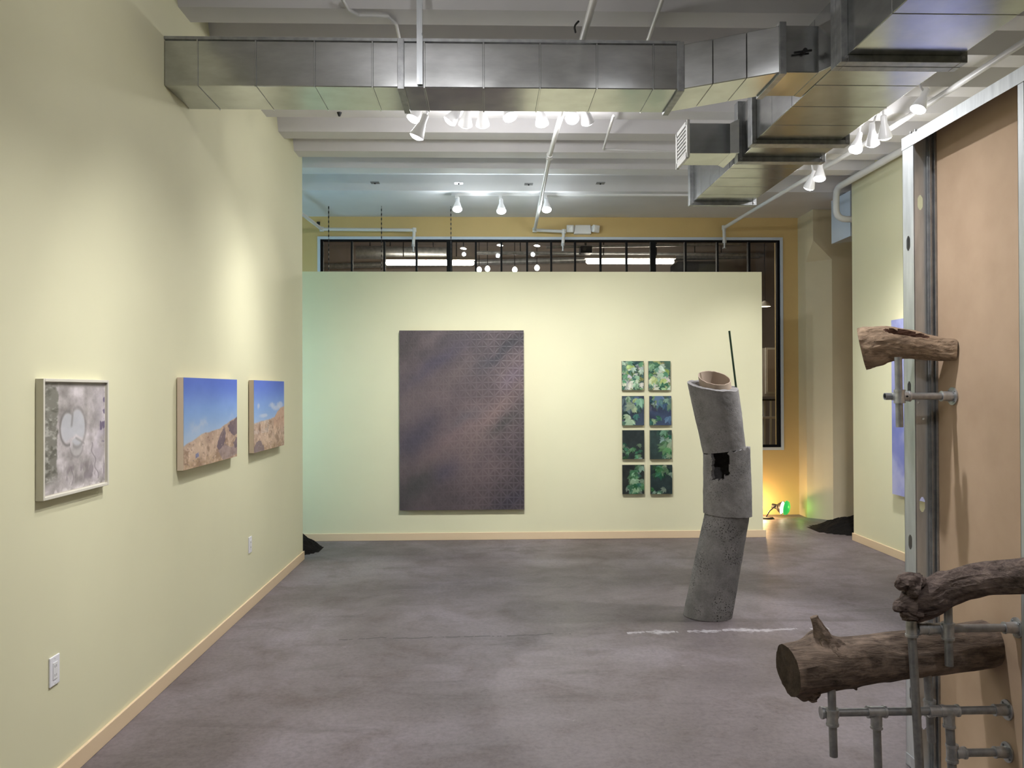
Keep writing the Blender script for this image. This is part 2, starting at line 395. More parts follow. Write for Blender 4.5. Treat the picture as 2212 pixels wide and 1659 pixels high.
specs = [  # px of lens, depth, target, label, energy, angle
    (893, 257, 6.1, (XL, 5.4, .9), 'spotlight with glowing oval lens right under the duct end, above a lower one', 80, 80),
    (900, 295, 5.9, (XL, 6.2, .6), 'lowest spotlight below the transverse duct, facing down left', 60, 80),
    (971, 262, 6.3, (XL, 6.5, 1.8), 'spotlight seen edge on as a slanted bright sliver beside the bell lamps', 38, 66),
    (1005, 270, 6.3, (-.7, YP, .9), 'first bell shaped spotlight behind the duct, left of its twin', 116, 78),
    (1043, 270, 6.3, (.05, YP, 1.1), 'second bell shaped spotlight behind the duct seen from its back', 130, 78),
    (1102, 253, 6.1, (1.25, 4.4, 0), 'small bright spotlight alone at the middle of the duct track', 120, 37),
    (1171, 268, 6.3, (1.0, YP, 1.1), 'bell shaped spotlight just left of the white sprinkler pipe', 130, 78),
    (1236, 256, 6.25, (.4, 3.2, 0), 'bright spotlight just right of the white sprinkler pipe facing the viewer', 60, 55),
    (1270, 264, 6.3, (2.1, YP, 1.0), 'rightmost bell shaped spotlight behind the transverse duct', 130, 80)]
for px, py, Y, tg, lab, en, an in specs:
    L = hY(px, py, Y); ax = (Vector(tg) - L).normalized(); tr = L - ax * .13
    spotlight(L, tg, (min(1.0, max(-.7, tr.x)), TY, TZ), lab, G1, en, an, blend=.2 if an == 37 else 1)
G2 = 'spotlights on the track beside the right duct'
RX, RZ = 3.02, 3.75
track((RX, 5.4, RZ), (RX, 8.7, RZ), 'white light track along the right edge of the big duct')
specs = [(1983, 236, (1.2, 5.1, 0), 'nearest and brightest spotlight on the right hand track', 170, 52, 3.00),
         (1912, 297, (XR, 7.5, .7), 'spotlight on the right track turned away, third from the near end', 150, 75, 3.06),
         (1885, 312, (XR, 8.0, .7), 'bell shaped spotlight turned away beside the glaring one on the right track', 150, 75, 3.02),
         (1848, 323, (1.6, 5.4, 0.3), 'glaring spotlight shining onto the dark duct flange', 90, 55, 2.96),
         (1770, 386, (2.3, 6.2, 0), 'round bright spotlight at the far end of the right track', 60, 55, 2.93),
         (1747, 406, (2.6, YP, 1.2), 'farthest spotlight on the right track seen edge on', 60, 60, 3.02)]
for px, py, tg, lab, en, an, X in specs:
    L = hX(px, py, X); ax = (Vector(tg) - L).normalized(); tr = L - ax * .13
    spotlight(L, tg, (RX, tr.y, RZ), lab, G2, en, an, blend=.35 if px == 1983 else 1)
G3 = 'three spotlights in front of the ochre wall'
BY, BZ = 9.25, 3.76
track((hY(978, 417, BY).x, BY, BZ), (hY(1485, 414, BY).x, BY, BZ), 'slim light track close to the ochre wall with three spotlights')
for px, py, lab in ((988, 452, 'leftmost of three spotlights in front of the ochre wall'), (1083, 456, 'middle one of three spotlights in front of the ochre wall'), (1181, 453, 'rightmost of three spotlights in front of the ochre wall, by the pipe')):
    L = hY(px, py, BY - .05); spotlight(L, L + Vector((0, -.55, -1)), (L.x - .01, BY, BZ), lab, G3, 60, 80, (.86, .95, 1), spill=.10)
# spotlights above and behind the viewer: these light the near half of the room
G4 = 'spotlights above the viewer in front of the duct'
FY, FZ = 3.45, 3.75
track((-.9, FY, FZ), (1.2, FY, FZ), 'white light track in front of the transverse duct, above the view')
for X, tg, lab, en in ((-.52, (XL, 4.9, .25), 'spotlight above the view mirrored as the big glare in the duct', 105), (-.08, (XL, 3.5, .2), 'spotlight above the view aimed at the grey framed picture', 110), (.75, (1.87, 2.95, .5), 'spotlight above the view aimed at the tan board', 135), (.35, (XL, 2.4, .2), 'spotlight above the view aimed at the near left wall', 95), (.9, (.5, 5.0, 0), 'spotlight above the view aimed at the floor', 60)):
    L = Vector((X, FY - .02, 3.55)); spotlight(L, tg, (X, FY, FZ), lab, G4, en, 76, spill={-.52: .06, -.08: .05}.get(X, .006))
track((-.9, .6, FZ), (1.6, .6, FZ), 'added white light track over the viewer, out of view')  # unseen row over the viewer, added to brighten the near room
for X, tg, lab, en in ((-.5, (XL, .9, 1.3), 'added fill spotlight over the viewer aimed at the nearest left wall', 50), (.4, (-.3, 2.6, 0), 'added fill spotlight over the viewer aimed at the near floor', 70), (1.2, (1.86, 3.4, 1.2), 'added fill spotlight over the viewer aimed at the end stud', 60)):
    L = Vector((X, .6, 3.55)); spotlight(L, tg, (X, .6, FZ), lab, G4, en, 84, spill=.008)

# ------------------------------------------------------------------ galvanised ducts
def duct_box(x0, y0, z0, x1, y1, z1): return box((x0, y0, z0), (x1, y1, z1))
Z0 = 3.215                                     # underside of the ducts
YF = hX(354.5, 184, XL).y                      # transverse duct front
YK = hX(409, 236, XL).y                        # and back
ZF1 = hX(354, 86, XL).z
DH = ZF1 - Z0
Z0 = hX(354, 184, XL).z; ZF1 = hX(354, 86, XL).z
dt = thing('air_duct', (XL + 1.2, YF, Z0), 'long galvanised duct running across the room from the left wall', 'duct')
xs = [XL + .002] + [hY(p, 140, YF).x for p in (427, 553, 680, 805, 866, 917, 1045, 1167, 1290, 1412, 1470)]
for a, b_ in zip(xs[:-1], xs[1:]):
    box((a, YF, Z0), (b_ - .003, YK, ZF1)).build('panel', 'galvanised', dt, bevel=.004)
for x in xs[1:-1]:
    if abs(x - xs[5]) < 1e-6: continue
    box((x - .005, YF - .004, Z0 - .004), (x + .002, YK + .004, ZF1 + .004)).build('seam', 'galvanised', dt)
XE = xs[-1]
# jog toward the viewer
j0 = dict(x=XE, f=YF, k=YK); xj = hY(1690, 165, YF - .26).x; j1 = dict(x=xj, f=YF - .26, k=YK - .29)
nseg = 3
for i in range(nseg):
    def st(t): return (j0['x'] + (j1['x'] - j0['x']) * t, j0['f'] + (j1['f'] - j0['f']) * t, j0['k'] + (j1['k'] - j0['k']) * t)
    a, b_ = st(i / nseg), st((i + 1) / nseg - .004)
    MB().hexa([(a[0], a[1], Z0), (b_[0], b_[1], Z0), (b_[0], b_[2], Z0), (a[0], a[2], Z0), (a[0], a[1], ZF1), (b_[0], b_[1], ZF1), (b_[0], b_[2], ZF1), (a[0], a[2], ZF1)]).build('panel', 'galvanised', dt, bevel=.004)
XM = hY(1768, 160, j1['f']).x
box((xj, j1['f'], Z0), (XM, j1['k'], ZF1)).build('panel', 'galvanised', dt, bevel=.004)
XD = 1.795
MB().hexa([(XM, j1['f'], Z0), (XD, j1['f'] - .11, Z0), (XD, j1['k'] + .02, Z0), (XM, j1['k'], Z0), (XM, j1['f'], ZF1), (XD, j1['f'] - .11, ZF1), (XD, j1['k'] + .02, ZF1), (XM, j1['k'], ZF1)]).build('takeoff', 'galvanised', dt, bevel=.003)
for x, f, k in ((xs[5], YF, YK), (XE, YF, YK), (xj, j1['f'], j1['k'])):
    e = .014
    MB().box((x - .018, f - e, Z0 - e), (x + .018, f, ZF1 + e)).box((x - .018, k, Z0 - e), (x + .018, k + e, ZF1 + e)).box((x - .018, f, Z0 - e), (x + .018, k, Z0)).box((x - .018, f, ZF1), (x + .018, k, ZF1 + e)).build('flange', 'duct_flange', dt, bevel=.002)
box((XL + .002, YF - .006, ZF1 + .004), (XE, YF + .02, ZF1 + .02)).build('top_lip', 'duct_flange', dt)
MB().tube([(hY(1712, 117, j1['f']).x, j1['f'] - .02, hY(1712, 117, j1['f']).z), (hY(1750, 112, j1['f']).x, j1['f'] - .02, hY(1750, 112, j1['f']).z)], .006, 8).tube([(hY(1735, 112, j1['f']).x, j1['f'] + .005, hY(1735, 113, j1['f']).z), (hY(1735, 112, j1['f']).x, j1['f'] - .03, hY(1735, 113, j1['f']).z)], .012, 10).build('damper_handle', 'black_metal', dt)
# hanger strap
sx_ = hY(906, 50, YF - .03).x
MB().box((sx_ - .016, YF - .022, Z0 + .01), (sx_ + .016, YF - .016, ZT)).box((sx_ + .012, YF - .05, ZF1 + .03), (sx_ + .016, YF - .016, ZF1 + .2)).build('hanger_strap', 'stud_steel', dt)

ZL = 1.6 + (Z0 - 1.6)                          # longitudinal duct, same underside
def yl(py): return (ZL - 1.6) * F / (842 - py)
lr = (2.37, 1.82)
dl = thing('air_duct', (2.1, 5.5, ZL), 'large stepped galvanised duct running away along the right side', 'duct')
Y1, Y2, Y3, Y4 = yl(122), yl(301), yl(338), yl(434)
def sect(y0, y1, x0, x1, z1, n):
    for i in range(n):
        a, b_ = y0 + (y1 - y0) * i / n, y0 + (y1 - y0) * (i + 1) / n - .003
        box((x0, a, ZL), (x1, b_, z1)).build('panel', 'galvanised', dl, bevel=.004)
sect(1.0, Y1, 1.80, 2.37, 3.62, 6)
sect(Y1, Y2, 1.80, 2.37, 3.62, 4)
sect(Y2, Y3, 1.83, 2.40, 3.62, 1)
sect(Y3, Y4, 1.835, 2.36, 3.58, 5)
def flange(y, x0, x1, z1, e, w, bolts=True):
    f = MB().box((x0 - e, y - w, ZL - e), (x0, y + w, z1 + e)).box((x1, y - w, ZL - e), (x1 + e, y + w, z1 + e)).box((x0, y - w, ZL - e), (x1, y + w, ZL)).box((x0, y - w, z1), (x1, y + w, z1 + e)).build('flange', 'duct_flange', dl, bevel=.003)
    if bolts:
        for x in (x0 - e * .3, x1 + e * .3):
            MB().tube([(x, y - w - .008, ZL - e * .4), (x, y - w, ZL - e * .4)], .009, 8).build('bolt', 'fitting_steel', f)
flange(Y1 - .045, 1.80, 2.37, 3.62, .035, .03); flange(Y1 + .02, 1.80, 2.37, 3.62, .035, .03)
flange(Y2, 1.80, 2.40, 3.62, .03, .045); flange(Y3, 1.835, 2.40, 3.62, .035, .04); flange(Y4, 1.835, 2.36, 3.58, .035, .03)
# small side duct with grille
fb = 5.88; bb = 6.2; zb = hY(1530, 331, fb).z; zt = hY(1530, 266, fb).z; xg = hY(1489, 300, fb).x; xc = hY(1577, 300, fb).x
ds = thing('air_duct', (xg, fb, zb), 'short galvanised side duct with white grille on the right duct', 'duct')
box((xg, fb, zb), (xc, bb, zt)).build('panel', 'galvanised', ds, bevel=.003)
MB().hexa([(xc, fb, zb), (1.80, fb - .04, zb - .01), (1.80, bb + .04, zb - .01), (xc, bb, zb), (xc, fb, zt), (1.80, fb - .04, zt + .02), (1.80, bb + .04, zt + .02), (xc, bb, zt)]).build('takeoff', 'galvanised', ds, bevel=.003)
g = MB().box((xg - .02, fb - .02, zb - .03), (xg - .001, fb + .02, zt + .02)).box((xg - .02, bb - .02, zb - .03), (xg - .001, bb + .02, zt + .02)).box((xg - .02, fb, zb - .03), (xg - .001, bb, zb + .01)).box((xg - .02, fb, zt - .01), (xg - .001, bb, zt + .02))
gr = g.build('grille', 'white_plastic', ds)
for i in range(7):
    z = zb + .025 + (zt - zb - .05) * i / 6; box((xg - .016, fb + .02, z - .008), (xg - .006, bb - .02, z + .004)).build('louvre', 'white_plastic', gr)

# ------------------------------------------------------------------ pipes on the ceiling
def arc_path(pts, r=.08, n=6):
    out = [Vector(pts[0])]
    for a, b_, c in zip(pts[:-2], pts[1:-1], pts[2:]):
        a, b_, c = Vector(a), Vector(b_), Vector(c); p = b_ + (a - b_).normalized() * r; q = b_ + (c - b_).normalized() * r
        for i in range(n + 1):
            t = i / n; out.append(p * (1 - t) ** 2 + b_ * 2 * t * (1 - t) + q * t * t)
    out.append(Vector(pts[-1])); return out
def sprinkler(name, pts, r, label, head=True, couplings=()):
    pts = [Vector(p) for p in pts]; t = thing(name, pts[-1], label, 'pipe')
    MB().tube(arc_path(pts, r * 1.6, 4), r, 16).build('pipe_run', 'pipe_paint', t, smooth=True)
    for p in pts[1:-1]:
        MB().tube([p + Vector((0, 0, -r * 1.3)), p + Vector((0, 0, r * 1.3))], r * 1.35, 14).build('elbow', 'pipe_paint', t, smooth=True)
    for p, q in couplings:
        MB().tube([p, q], r * 1.35, 14).build('coupling', 'pipe_paint', t, smooth=True)
    if head:
        e = pts[-1]; MB().tube([e, e + Vector((0, 0, -.03))], r * 1.25, 12).tube([e + Vector((0, 0, -.03)), e + Vector((0, 0, -.09))], r * .6, 10).tube([e + Vector((0, 0, -.09)), e + Vector((0, 0, -.096))], r * 1.1, 12).build('sprinkler_head', 'fitting_steel', t)
    return t
PYB = 10.38
a = hY(1155, 497, PYB); b1 = hY(1218, 500, PYB); c1 = hY(1216, 526, PYB); n0 = hY(1187, 338, 7.25)
far = Vector((n0.x + (n0.x - a.x) * .9, .5, n0.z + (n0.z - a.z) * 1.2))
sprinkler('sprinkler_pipe', [(n0.x + .02, .3, n0.z), n0, a, b1, c1], .020, 'white sprinkler pipe running down the middle of the ceiling to the window', couplings=[(n0 + Vector((0, -.06, 0)), n0 + Vector((0, .06, 0)))])
a = hY(695, 495, PYB); b1 = hY(895, 497, PYB); c1 = hY(893, 528, PYB)
sprinkler('sprinkler_pipe', [(a.x - .15, 8.3, a.z + .03), a, b1, c1], .020, 'white sprinkler pipe in the left corner above the window')
a = hY(1564, 492, PYB); c1 = hY(1565, 520, PYB)
sprinkler('sprinkler_pipe', [(3.19, .5, a.z + .02), (3.19, 6.5, a.z + .02), a, c1], .021, 'white sprinkler pipe running beside the right light track')
p = [hY(1854, 357, 8.4), hY(1806, 380, 8.75), hY(1806, 473, 8.75), hY(1862, 474, 8.75)]
p[1].z = 3.735
p = [Vector((3.74, 6.8, 3.735)), p[1], p[2], p[3]]
t = thing('bent_pipe', p[2], 'thick white pipe bent down and into the end of the right wall', 'pipe')
MB().tube(arc_path(p, .11, 8), .034, 16).build('pipe_run', 'pipe_paint', t, smooth=True)
# thin conduits and cable on the ceiling
a = hY(1325, 250, 6.45); b1 = hY(1303, 323, 7.25); c1 = hY(1470, 328, 7.25)
t = tag(MB().tube(arc_path([a, b1, c1], .03, 3), .011, 10).build('conduit', 'pipe_paint', smooth=True), 'thin white conduit bent at a corner left of the grille duct', 'conduit')
a = hZ(1432, -5, 3.76); b1 = hZ(1395, 100, 3.76)
tag(MB().tube([a, b1], .012, 10).build('conduit', 'pipe_paint', smooth=True), 'thin straight white conduit on the ceiling above the duct, right of the pipe', 'conduit')
cab = [hZ(x, y, 3.765) for x, y in ((738, -5), (752, 20), (775, 34), (810, 34), (838, 36), (856, 52), (864, 90))]
tag(MB().tube(cab, .011, 10).build('ceiling_cable', 'pipe_paint', smooth=True), 'wavy white cable fixed to the ceiling above the duct', 'cable')
p = hZ(1246, 58, 3.70)
t = thing('pipe_hook', p, 'black hook on the pipe at the top of the view', 'hook')
MB().tube(arc_path([hZ(1250, 46, 3.71), hZ(1240, 56, 3.70), hZ(1243, 70, 3.69)], .03, 5), .006, 8).build('hook_wire', 'black_metal', t, smooth=True)
labs = ['leftmost', 'second from left', 'third from left', 'rightmost']
for i, (px, py) in enumerate(((810, 394), (991, 395), (1142, 397), (1297, 395))):
    p = hZ(px, py, ZC); t = thing('ceiling_plate', (p.x, p.y, ZC - .006), f'{labs[i]} of four small grey plates set in a ceiling rib', 'plate', 'grey ceiling plates')
    box((p.x - .045, p.y - .045, ZC - .006), (p.x + .045, p.y + .045, ZC - .0005)).build('plate', 'duct_flange', t)
    MB().tube([(p.x, p.y, ZC - .018), (p.x, p.y, ZC - .006)], .008, 8).build('screw', 'black_metal', t)
p = hZ(733, 243, ZC)
tag(MB().tube([(p.x, p.y, ZC - .03), (p.x, p.y, ZC)], [.008, .02], 10).build('ceiling_hook', 'black_metal'), 'tiny black hook on the ceiling behind the duct at left', 'hook')
# hanging chains
for px, py0, lab in ((710, 441, 'leftmost hanging chain, hung from a small black bracket'), (824, 446, 'middle hanging chain in front of the window'), (974, 447, 'rightmost hanging chain near the first of three spotlights')):
    p = hY(px, py0, 9.9); q = hY(px - 2, 600, 9.9)
    t = thing('hanging_chain', (p.x, p.y, p.z), lab, 'chain', 'thin chains hanging over the window')
    nl = 44; ch = MB()
    for i in range(nl):
        z0, z1 = p.z + (q.z - .35 - p.z) * i / nl, p.z + (q.z - .35 - p.z) * (i + 1) / nl
        w = .006
        if i % 2: ch.box((p.x - w, p.y - .0018, z0), (p.x + w, p.y + .0018, z1))
        else: ch.box((p.x - .0018, p.y - w, z0), (p.x + .0018, p.y + w, z1))
    ch.build('links', 'black_metal', t)
    if px == 710: box((p.x - .035, p.y - .03, p.z), (p.x + .035, p.y + .03, p.z + .015)).build('bracket', 'black_metal', t)
    MB().tube([(p.x, p.y, p.z), (p.x, p.y, ZC)], .005, 8).build('hook', 'black_metal', t)
# emergency light on the ochre wall
p = hY(1258, 498, YB); w = .115
t = thing('emergency_light', (p.x, YB, p.z - .06), 'white emergency light unit with two heads on the ochre wall', 'light')
MB().hexa([(p.x - w, YB - .08, p.z - .055), (p.x + w * .9, YB - .08, p.z - .055), (p.x + w * .9, YB, p.z - .055), (p.x - w, YB, p.z - .055), (p.x - w * .85, YB - .06, p.z + .06), (p.x + w * .85, YB - .06, p.z + .06), (p.x + w * .85, YB, p.z + .06), (p.x - w * .85, YB, p.z + .06)]).build('housing', 'white_plastic', t, bevel=.008)
for s in (-1, 1):
    c0 = Vector((p.x + s * .15, YB - .06, p.z + .01)); vs, fs = lathe([(.001, .05), (.062, .045), (.066, .02), (.045, -.04), (.001, -.045)], 4, c0, (s * .55, -1, -.15))
    MB().add(vs, fs).build('lamp_head', 'white_plastic', t, bevel=.006)
p = hY(688, 481, YB)
tag(MB().box((p.x - .02, YB - .012, p.z - .03), (p.x + .02, YB, p.z + .01)).build('wall_bracket', 'black_metal'), 'tiny dark bracket on the ochre wall at its left end', 'bracket')
# two unseen tube lamps added as cool fill for the partition and the ceiling
for lx, ly_, lab in ((-3.45, 8.12, 'added unseen tube lamp, cool bluish fill in the alcove past the left wall'), (-3.3, 9.7, 'added unseen tube lamp, cool bluish fill behind the partition')):
    t = thing('tube_or_fill_lamp', (lx, ly_, 0), lab, 'lamp', 'added cool fill lamps in the alcove')
    MB().tube([(lx, ly_, 0), (lx, ly_, .03)], .14, 24).build('base', 'white_plastic', t)
    MB().tube([(lx, ly_ - .02, .03), (lx, ly_ - .02, 2.45)], .012, 10).build('pole', 'white_plastic', t)
    MB().tube([(lx, ly_ + .02, .7), (lx, ly_ + .02, 2.4)], .018, 14).build('tube', 'cool_fill_glow', t, smooth=True)
    for z in (.7, 2.4): box((lx - .015, ly_ - .03, z - .02), (lx + .015, ly_ + .04, z + .02)).build('socket', 'white_plastic', t)

# ------------------------------------------------------------------ painter (numpy pictures stored as vertex colours)
def rng(s): return np.random.default_rng(s)
def vnoise(h, w, cells, seed, octv=4, ax=1.0):
    r = rng(seed); out = np.zeros((h, w)); amp = 1; tot = 0
    for o in range(octv):
        gy = max(2, int(cells * 2 ** o)); gx = max(2, int(cells * ax * 2 ** o)); g = r.random((gy + 1, gx + 1))
        yy = np.linspace(0, gy - 1e-6, h); xx = np.linspace(0, gx - 1e-6, w); y0 = yy.astype(int); x0 = xx.astype(int)
        fy = (yy - y0)[:, None]; fx = (xx - x0)[None]; fy = fy * fy * (3 - 2 * fy); fx = fx * fx * (3 - 2 * fx)
        a = g[y0][:, x0] * (1 - fx) + g[y0][:, x0 + 1] * fx; b = g[y0 + 1][:, x0] * (1 - fx) + g[y0 + 1][:, x0 + 1] * fx
        out += amp * (a * (1 - fy) + b * fy); tot += amp; amp *= .55
    return out / tot
def lerp3(a, b, t): return np.array(a) * (1 - t[..., None]) + np.array(b) * t[..., None]
def sm(e0, e1, x): t = np.clip((x - e0) / (e1 - e0), 0, 1); return t * t * (3 - 2 * t)
def put(img, mask, col): m = mask[..., None]; img[:] = img * (1 - m) + np.array(col) * m
def grid(h, w): return np.meshgrid(np.linspace(0, 1, w), np.linspace(0, 1, h))      # u right, v DOWN
def lin(c): c = np.clip(c / 255.0, 0, 1); return np.where(c <= .04045, c / 12.92, ((c + .055) / 1.055) ** 2.4)
def canvas_mesh(name, img, p00, pu, pv, material, parent, height=None, nrm=None):
    """img[row from top, column]; p00 top-left corner, pu / pv edge vectors"""
    h, w = img.shape[:2]; u, v = grid(h, w); p00, pu, pv = (np.array(x) for x in (p00, pu, pv))
    P = p00 + u[..., None] * pu + v[..., None] * pv - np.array(world_loc(parent))
    if height is not None: P = P + height[..., None] * np.array(nrm)
    idx = np.arange(h * w).reshape(h, w)
    fs = np.stack([idx[:-1, :-1], idx[1:, :-1], idx[1:, 1:], idx[:-1, 1:]], -1).reshape(-1, 4)
    me = bpy.data.meshes.new(name); me.vertices.add(h * w); me.vertices.foreach_set('co', P.reshape(-1).astype(np.float32))
    me.loops.add(fs.size); me.loops.foreach_set('vertex_index', fs.reshape(-1).astype(np.int32))
    me.polygons.add(len(fs)); me.polygons.foreach_set('loop_start', np.arange(0, fs.size, 4, dtype=np.int32)); me.update(calc_edges=True)
    at = me.color_attributes.new('paint', 'FLOAT_COLOR', 'POINT')
    c = np.ones((h * w, 4), np.float32); c[:, :3] = lin(img).reshape(-1, 3); at.data.foreach_set('color', c.reshape(-1))
    ob = bpy.data.objects.new(name, me); COL.objects.link(ob); me.materials.append(MATS[material]); ob.parent = parent
    if height is not None:
        for p in me.polygons: p.use_smooth = False
    return ob

# --- grey framed picture on the left wall
a = hX(76, 817, XL); y0 = a.y; q = XL + .032
y1 = hX(235.5, 822, q).y; zt = hX(90, 817.5, q).z; zb = hX(90, 1084, q).z
t = thing('framed_picture', (XL, (y0 + y1) / 2, zb), 'grey abstract picture in a pale box frame, nearest on the left wall', 'picture')
h, w = 190, 220; u, v = grid(h, w)
def cn(cells, seed, o=5, ax=1.0, k=2.2): return np.clip((vnoise(h, w, cells, seed, o, ax) - .5) * k + .5, 0, 1)
img = lerp3((152, 146, 144), (204, 196, 198), cn(6, 1)); img = img - 30 * (cn(12, 2)[..., None] - .5)
strip = sm(.235, .205, u + .05 * (cn(9, 3) - .5)) * (1 - sm(.88, 1.0, v + .45 * u)); put(img, strip, (124, 122, 114))
img += (strip * 50 * sm(.5, 1.0, cn(34, 4, 4, .5, 2.0)))[..., None]; img -= (strip * 26 * sm(.5, .9, cn(20, 14, 3, .6)))[..., None]
put(img, .5 * sm(.7, 1, u) * cn(5, 5), (176, 166, 188))
def ell(cx, cy, rx, ry): return np.sqrt(((u - cx) / rx) ** 2 + ((v - cy) / ry) ** 2)
left = sm(1.08, .92, ell(.37, .42, .105, .14)); right = sm(1.08, .92, ell(.52, .42, .125, .17)); low = sm(1.1, .9, ell(.51, .60, .095, .085))
put(img, .6 * low, (182, 180, 180)); body = np.maximum(left, right) * (1 - .9 * np.exp(-((v - .50 - .4 * np.abs(u - .50)) / .02) ** 2) * (v > .48)); put(img, .8 * body, (188, 190, 196))
for cx, cy, rx, ry, sel, am in ((.37, .42, .12, .16, (u < .41), .85), (.52, .42, .14, .19, (u > .45), .5), (.51, .60, .105, .10, (v > .60), .4)):
    put(img, am * np.exp(-((ell(cx, cy, rx, ry) - 1) / .11) ** 2) * sel, (122, 118, 118))
put(img, .8 * np.exp(-((u - .435 - .16 * (.36 - v)) / .016) ** 2) * sm(.25, .30, v) * sm(.43, .39, v), (134, 130, 130))
put(img, .55 * np.exp(-((v - .52 - .45 * (u - .5)) / .013) ** 2) * (u > .49) * (u < .64), (140, 134, 132))
put(img, .55 * sm(.5, .8, cn(9, 6, 3, 2.5)) * sm(.72, .82, v) * sm(.97, .9, v) * (u > .35), (120, 110, 116))
put(img, .8 * sm(.62, .8, cn(12, 7, 3)) * (u > .91) * (v > .08) * (v < .62), (92, 80, 110))
put(img, .6 * sm(.05, .02, v), (132, 126, 122)); put(img, .7 * sm(.955, .985, v) * sm(.4, .7, cn(16, 9)), (228, 222, 222))
put(img, .6 * np.exp(-((u - .76 - .35 * (v - .6) + .02 * np.sin(v * 40)) / .009) ** 2) * (v > .58) * (v < .95), (112, 104, 108))
put(img, .5 * np.exp(-((u - .44 - .02 * np.sin(v * 30)) / .008) ** 2) * (v > .78) * (v < .96), (110, 100, 104))
canvas_mesh('picture_sheet', img, (XL + .020, y0 + .016, zt - .016), (0, y1 - y0 - .032, 0), (0, 0, zb - zt + .032), 'pale_paper', t)
box((XL + .004, y0 + .012, zb + .012), (XL + .0195, y1 - .012, zt - .012)).build('backing', 'frame_paint', t)
for a_, b_ in (((XL, y0, zb), (q, y0 + .012, zt)), ((XL, y1 - .012, zb), (q, y1, zt)), ((XL, y0 + .012, zb), (q, y1 - .012, zb + .012)), ((XL, y0 + .012, zt - .012), (q, y1 - .012, zt))):
    box(a_, b_).build('frame_bar', 'frame_paint', t, bevel=.0015)

# --- two desert paintings
def poly_mask(u, v, pts, soft=None):
    inside = np.zeros(u.shape, bool); n = len(pts)
    for i in range(n):
        (x0, y0), (x1, y1) = pts[i], pts[(i + 1) % n]
        if y0 == y1: continue
        inside ^= ((y0 > v) != (y1 > v)) & (u < (x1 - x0) * (v - y0) / (y1 - y0) + x0)
    return inside.astype(float)
def desert(seed, kind):
    h, w = 170, 290; u, v = grid(h, w); r = rng(seed)
    def cn(cells, sd, o=5, ax=1.1, k=1.9): return np.clip((vnoise(h, w, cells, seed + sd, o, ax) - .5) * k + .5, 0, 1)
    nz = cn(9, 0); img = lerp3((92, 118, 204), (132, 166, 216), sm(0, .45, v)); put(img, sm(.35, .75, v), (172, 192, 214)); img += 8 * (cn(4, 1)[..., None] - .5)
    if kind == 0:
        hl = np.interp(u, [0, .29, .5, .645, .717, .79, .9, 1], [.74, .645, .62, .613, .575, .555, .52, .485])
        put(img, .6 * sm(.45, .8, cn(4, 2)) * sm(.35, .5, v) * sm(.05, -.15, np.abs(v - hl + .12) - .1), (200, 204, 212))
    else:
        hl = np.interp(u, [0, .12, .3, .55, .66, .75, .86, 1], [.60, .585, .575, .56, .53, .47, .42, .39])
        for cx, cy, rx, ry in ((.13, .36, .05, .05), (.58, .36, .14, .05), (.85, .36, .14, .05), (.7, .40, .2, .04), (.3, .50, .16, .03)):
            put(img, .75 * sm(1.2, .3, np.sqrt(((u - cx) / rx) ** 2 + ((v - cy) / ry) ** 2) + .5 * (nz - .5)), (198, 204, 218))
        put(img, sm(-.01, .01, v - (.575 + .04 * np.abs(u - .25) * 3)) * (u < .5), (128, 124, 156))
    hl = hl + .018 * (nz - .5); hm = sm(-.008, .008, v - hl)
    land = lerp3((172, 146, 128), (208, 182, 158), cn(7, 4)); land = land - (34 * sm(.55, .9, cn(16, 5, 4)))[..., None] + (16 * sm(.6, .9, cn(20, 7, 3)))[..., None]
    put(land, .6 * sm(.82, 1, v) * cn(26, 6, 2), (158, 128, 92))
    if kind == 1: put(land, .5 * (u > .62) * sm(.8, .6, v), (206, 164, 138))
    img = img * (1 - hm[..., None]) + land * hm[..., None]
    jx, jy = u + .03 * (cn(12, 8) - .5), v + .03 * (cn(12, 9) - .5)
    if kind == 0:
        put(img, .55 * poly_mask(jx, jy, [(.60, .88), (.74, .80), (.86, .86), (1.02, .80), (1.02, .96), (.74, 1.0), (.64, .95)]), (138, 124, 132))
        for P in ([(.717, .575), (.66, .66), (.60, .76), (.575, .82), (.62, .87), (.70, .83), (.745, .75), (.765, .66)], [(.80, .57), (.88, .535), (1.02, .49), (1.02, .70), (.93, .72), (.84, .67)], [(.90, .80), (1.02, .74), (1.02, .86), (.95, .88)]):
            put(img, .85 * poly_mask(jx, jy, P) * (.7 + .3 * nz), (92, 80, 96))
        put(img, sm(1.1, .9, np.maximum(np.abs(u - .22) / .028, np.abs(v - .87 + .3 * (u - .22)) / .025)), (132, 134, 164))
    else:
        put(img, .8 * poly_mask(jx, jy, [(0, .95), (.08, .86), (.2, .86), (.30, .93), (.34, 1), (0, 1)]), (122, 108, 112))
        put(img, hm * .4 * sm(.5, .8, cn(14, 10, 3)) * (u < .45) * (v < .75), (206, 200, 198))
    for _ in range(70):
        cx, cy = r.random(), .6 + .4 * r.random(); mk = sm(1.2, .6, np.sqrt(((u - cx) / (.004 + .008 * r.random())) ** 2 + ((v - cy) / .010) ** 2)) * hm
        put(img, .55 * mk, (122, 104, 98) if r.random() < .7 else (222, 206, 190))
    return img
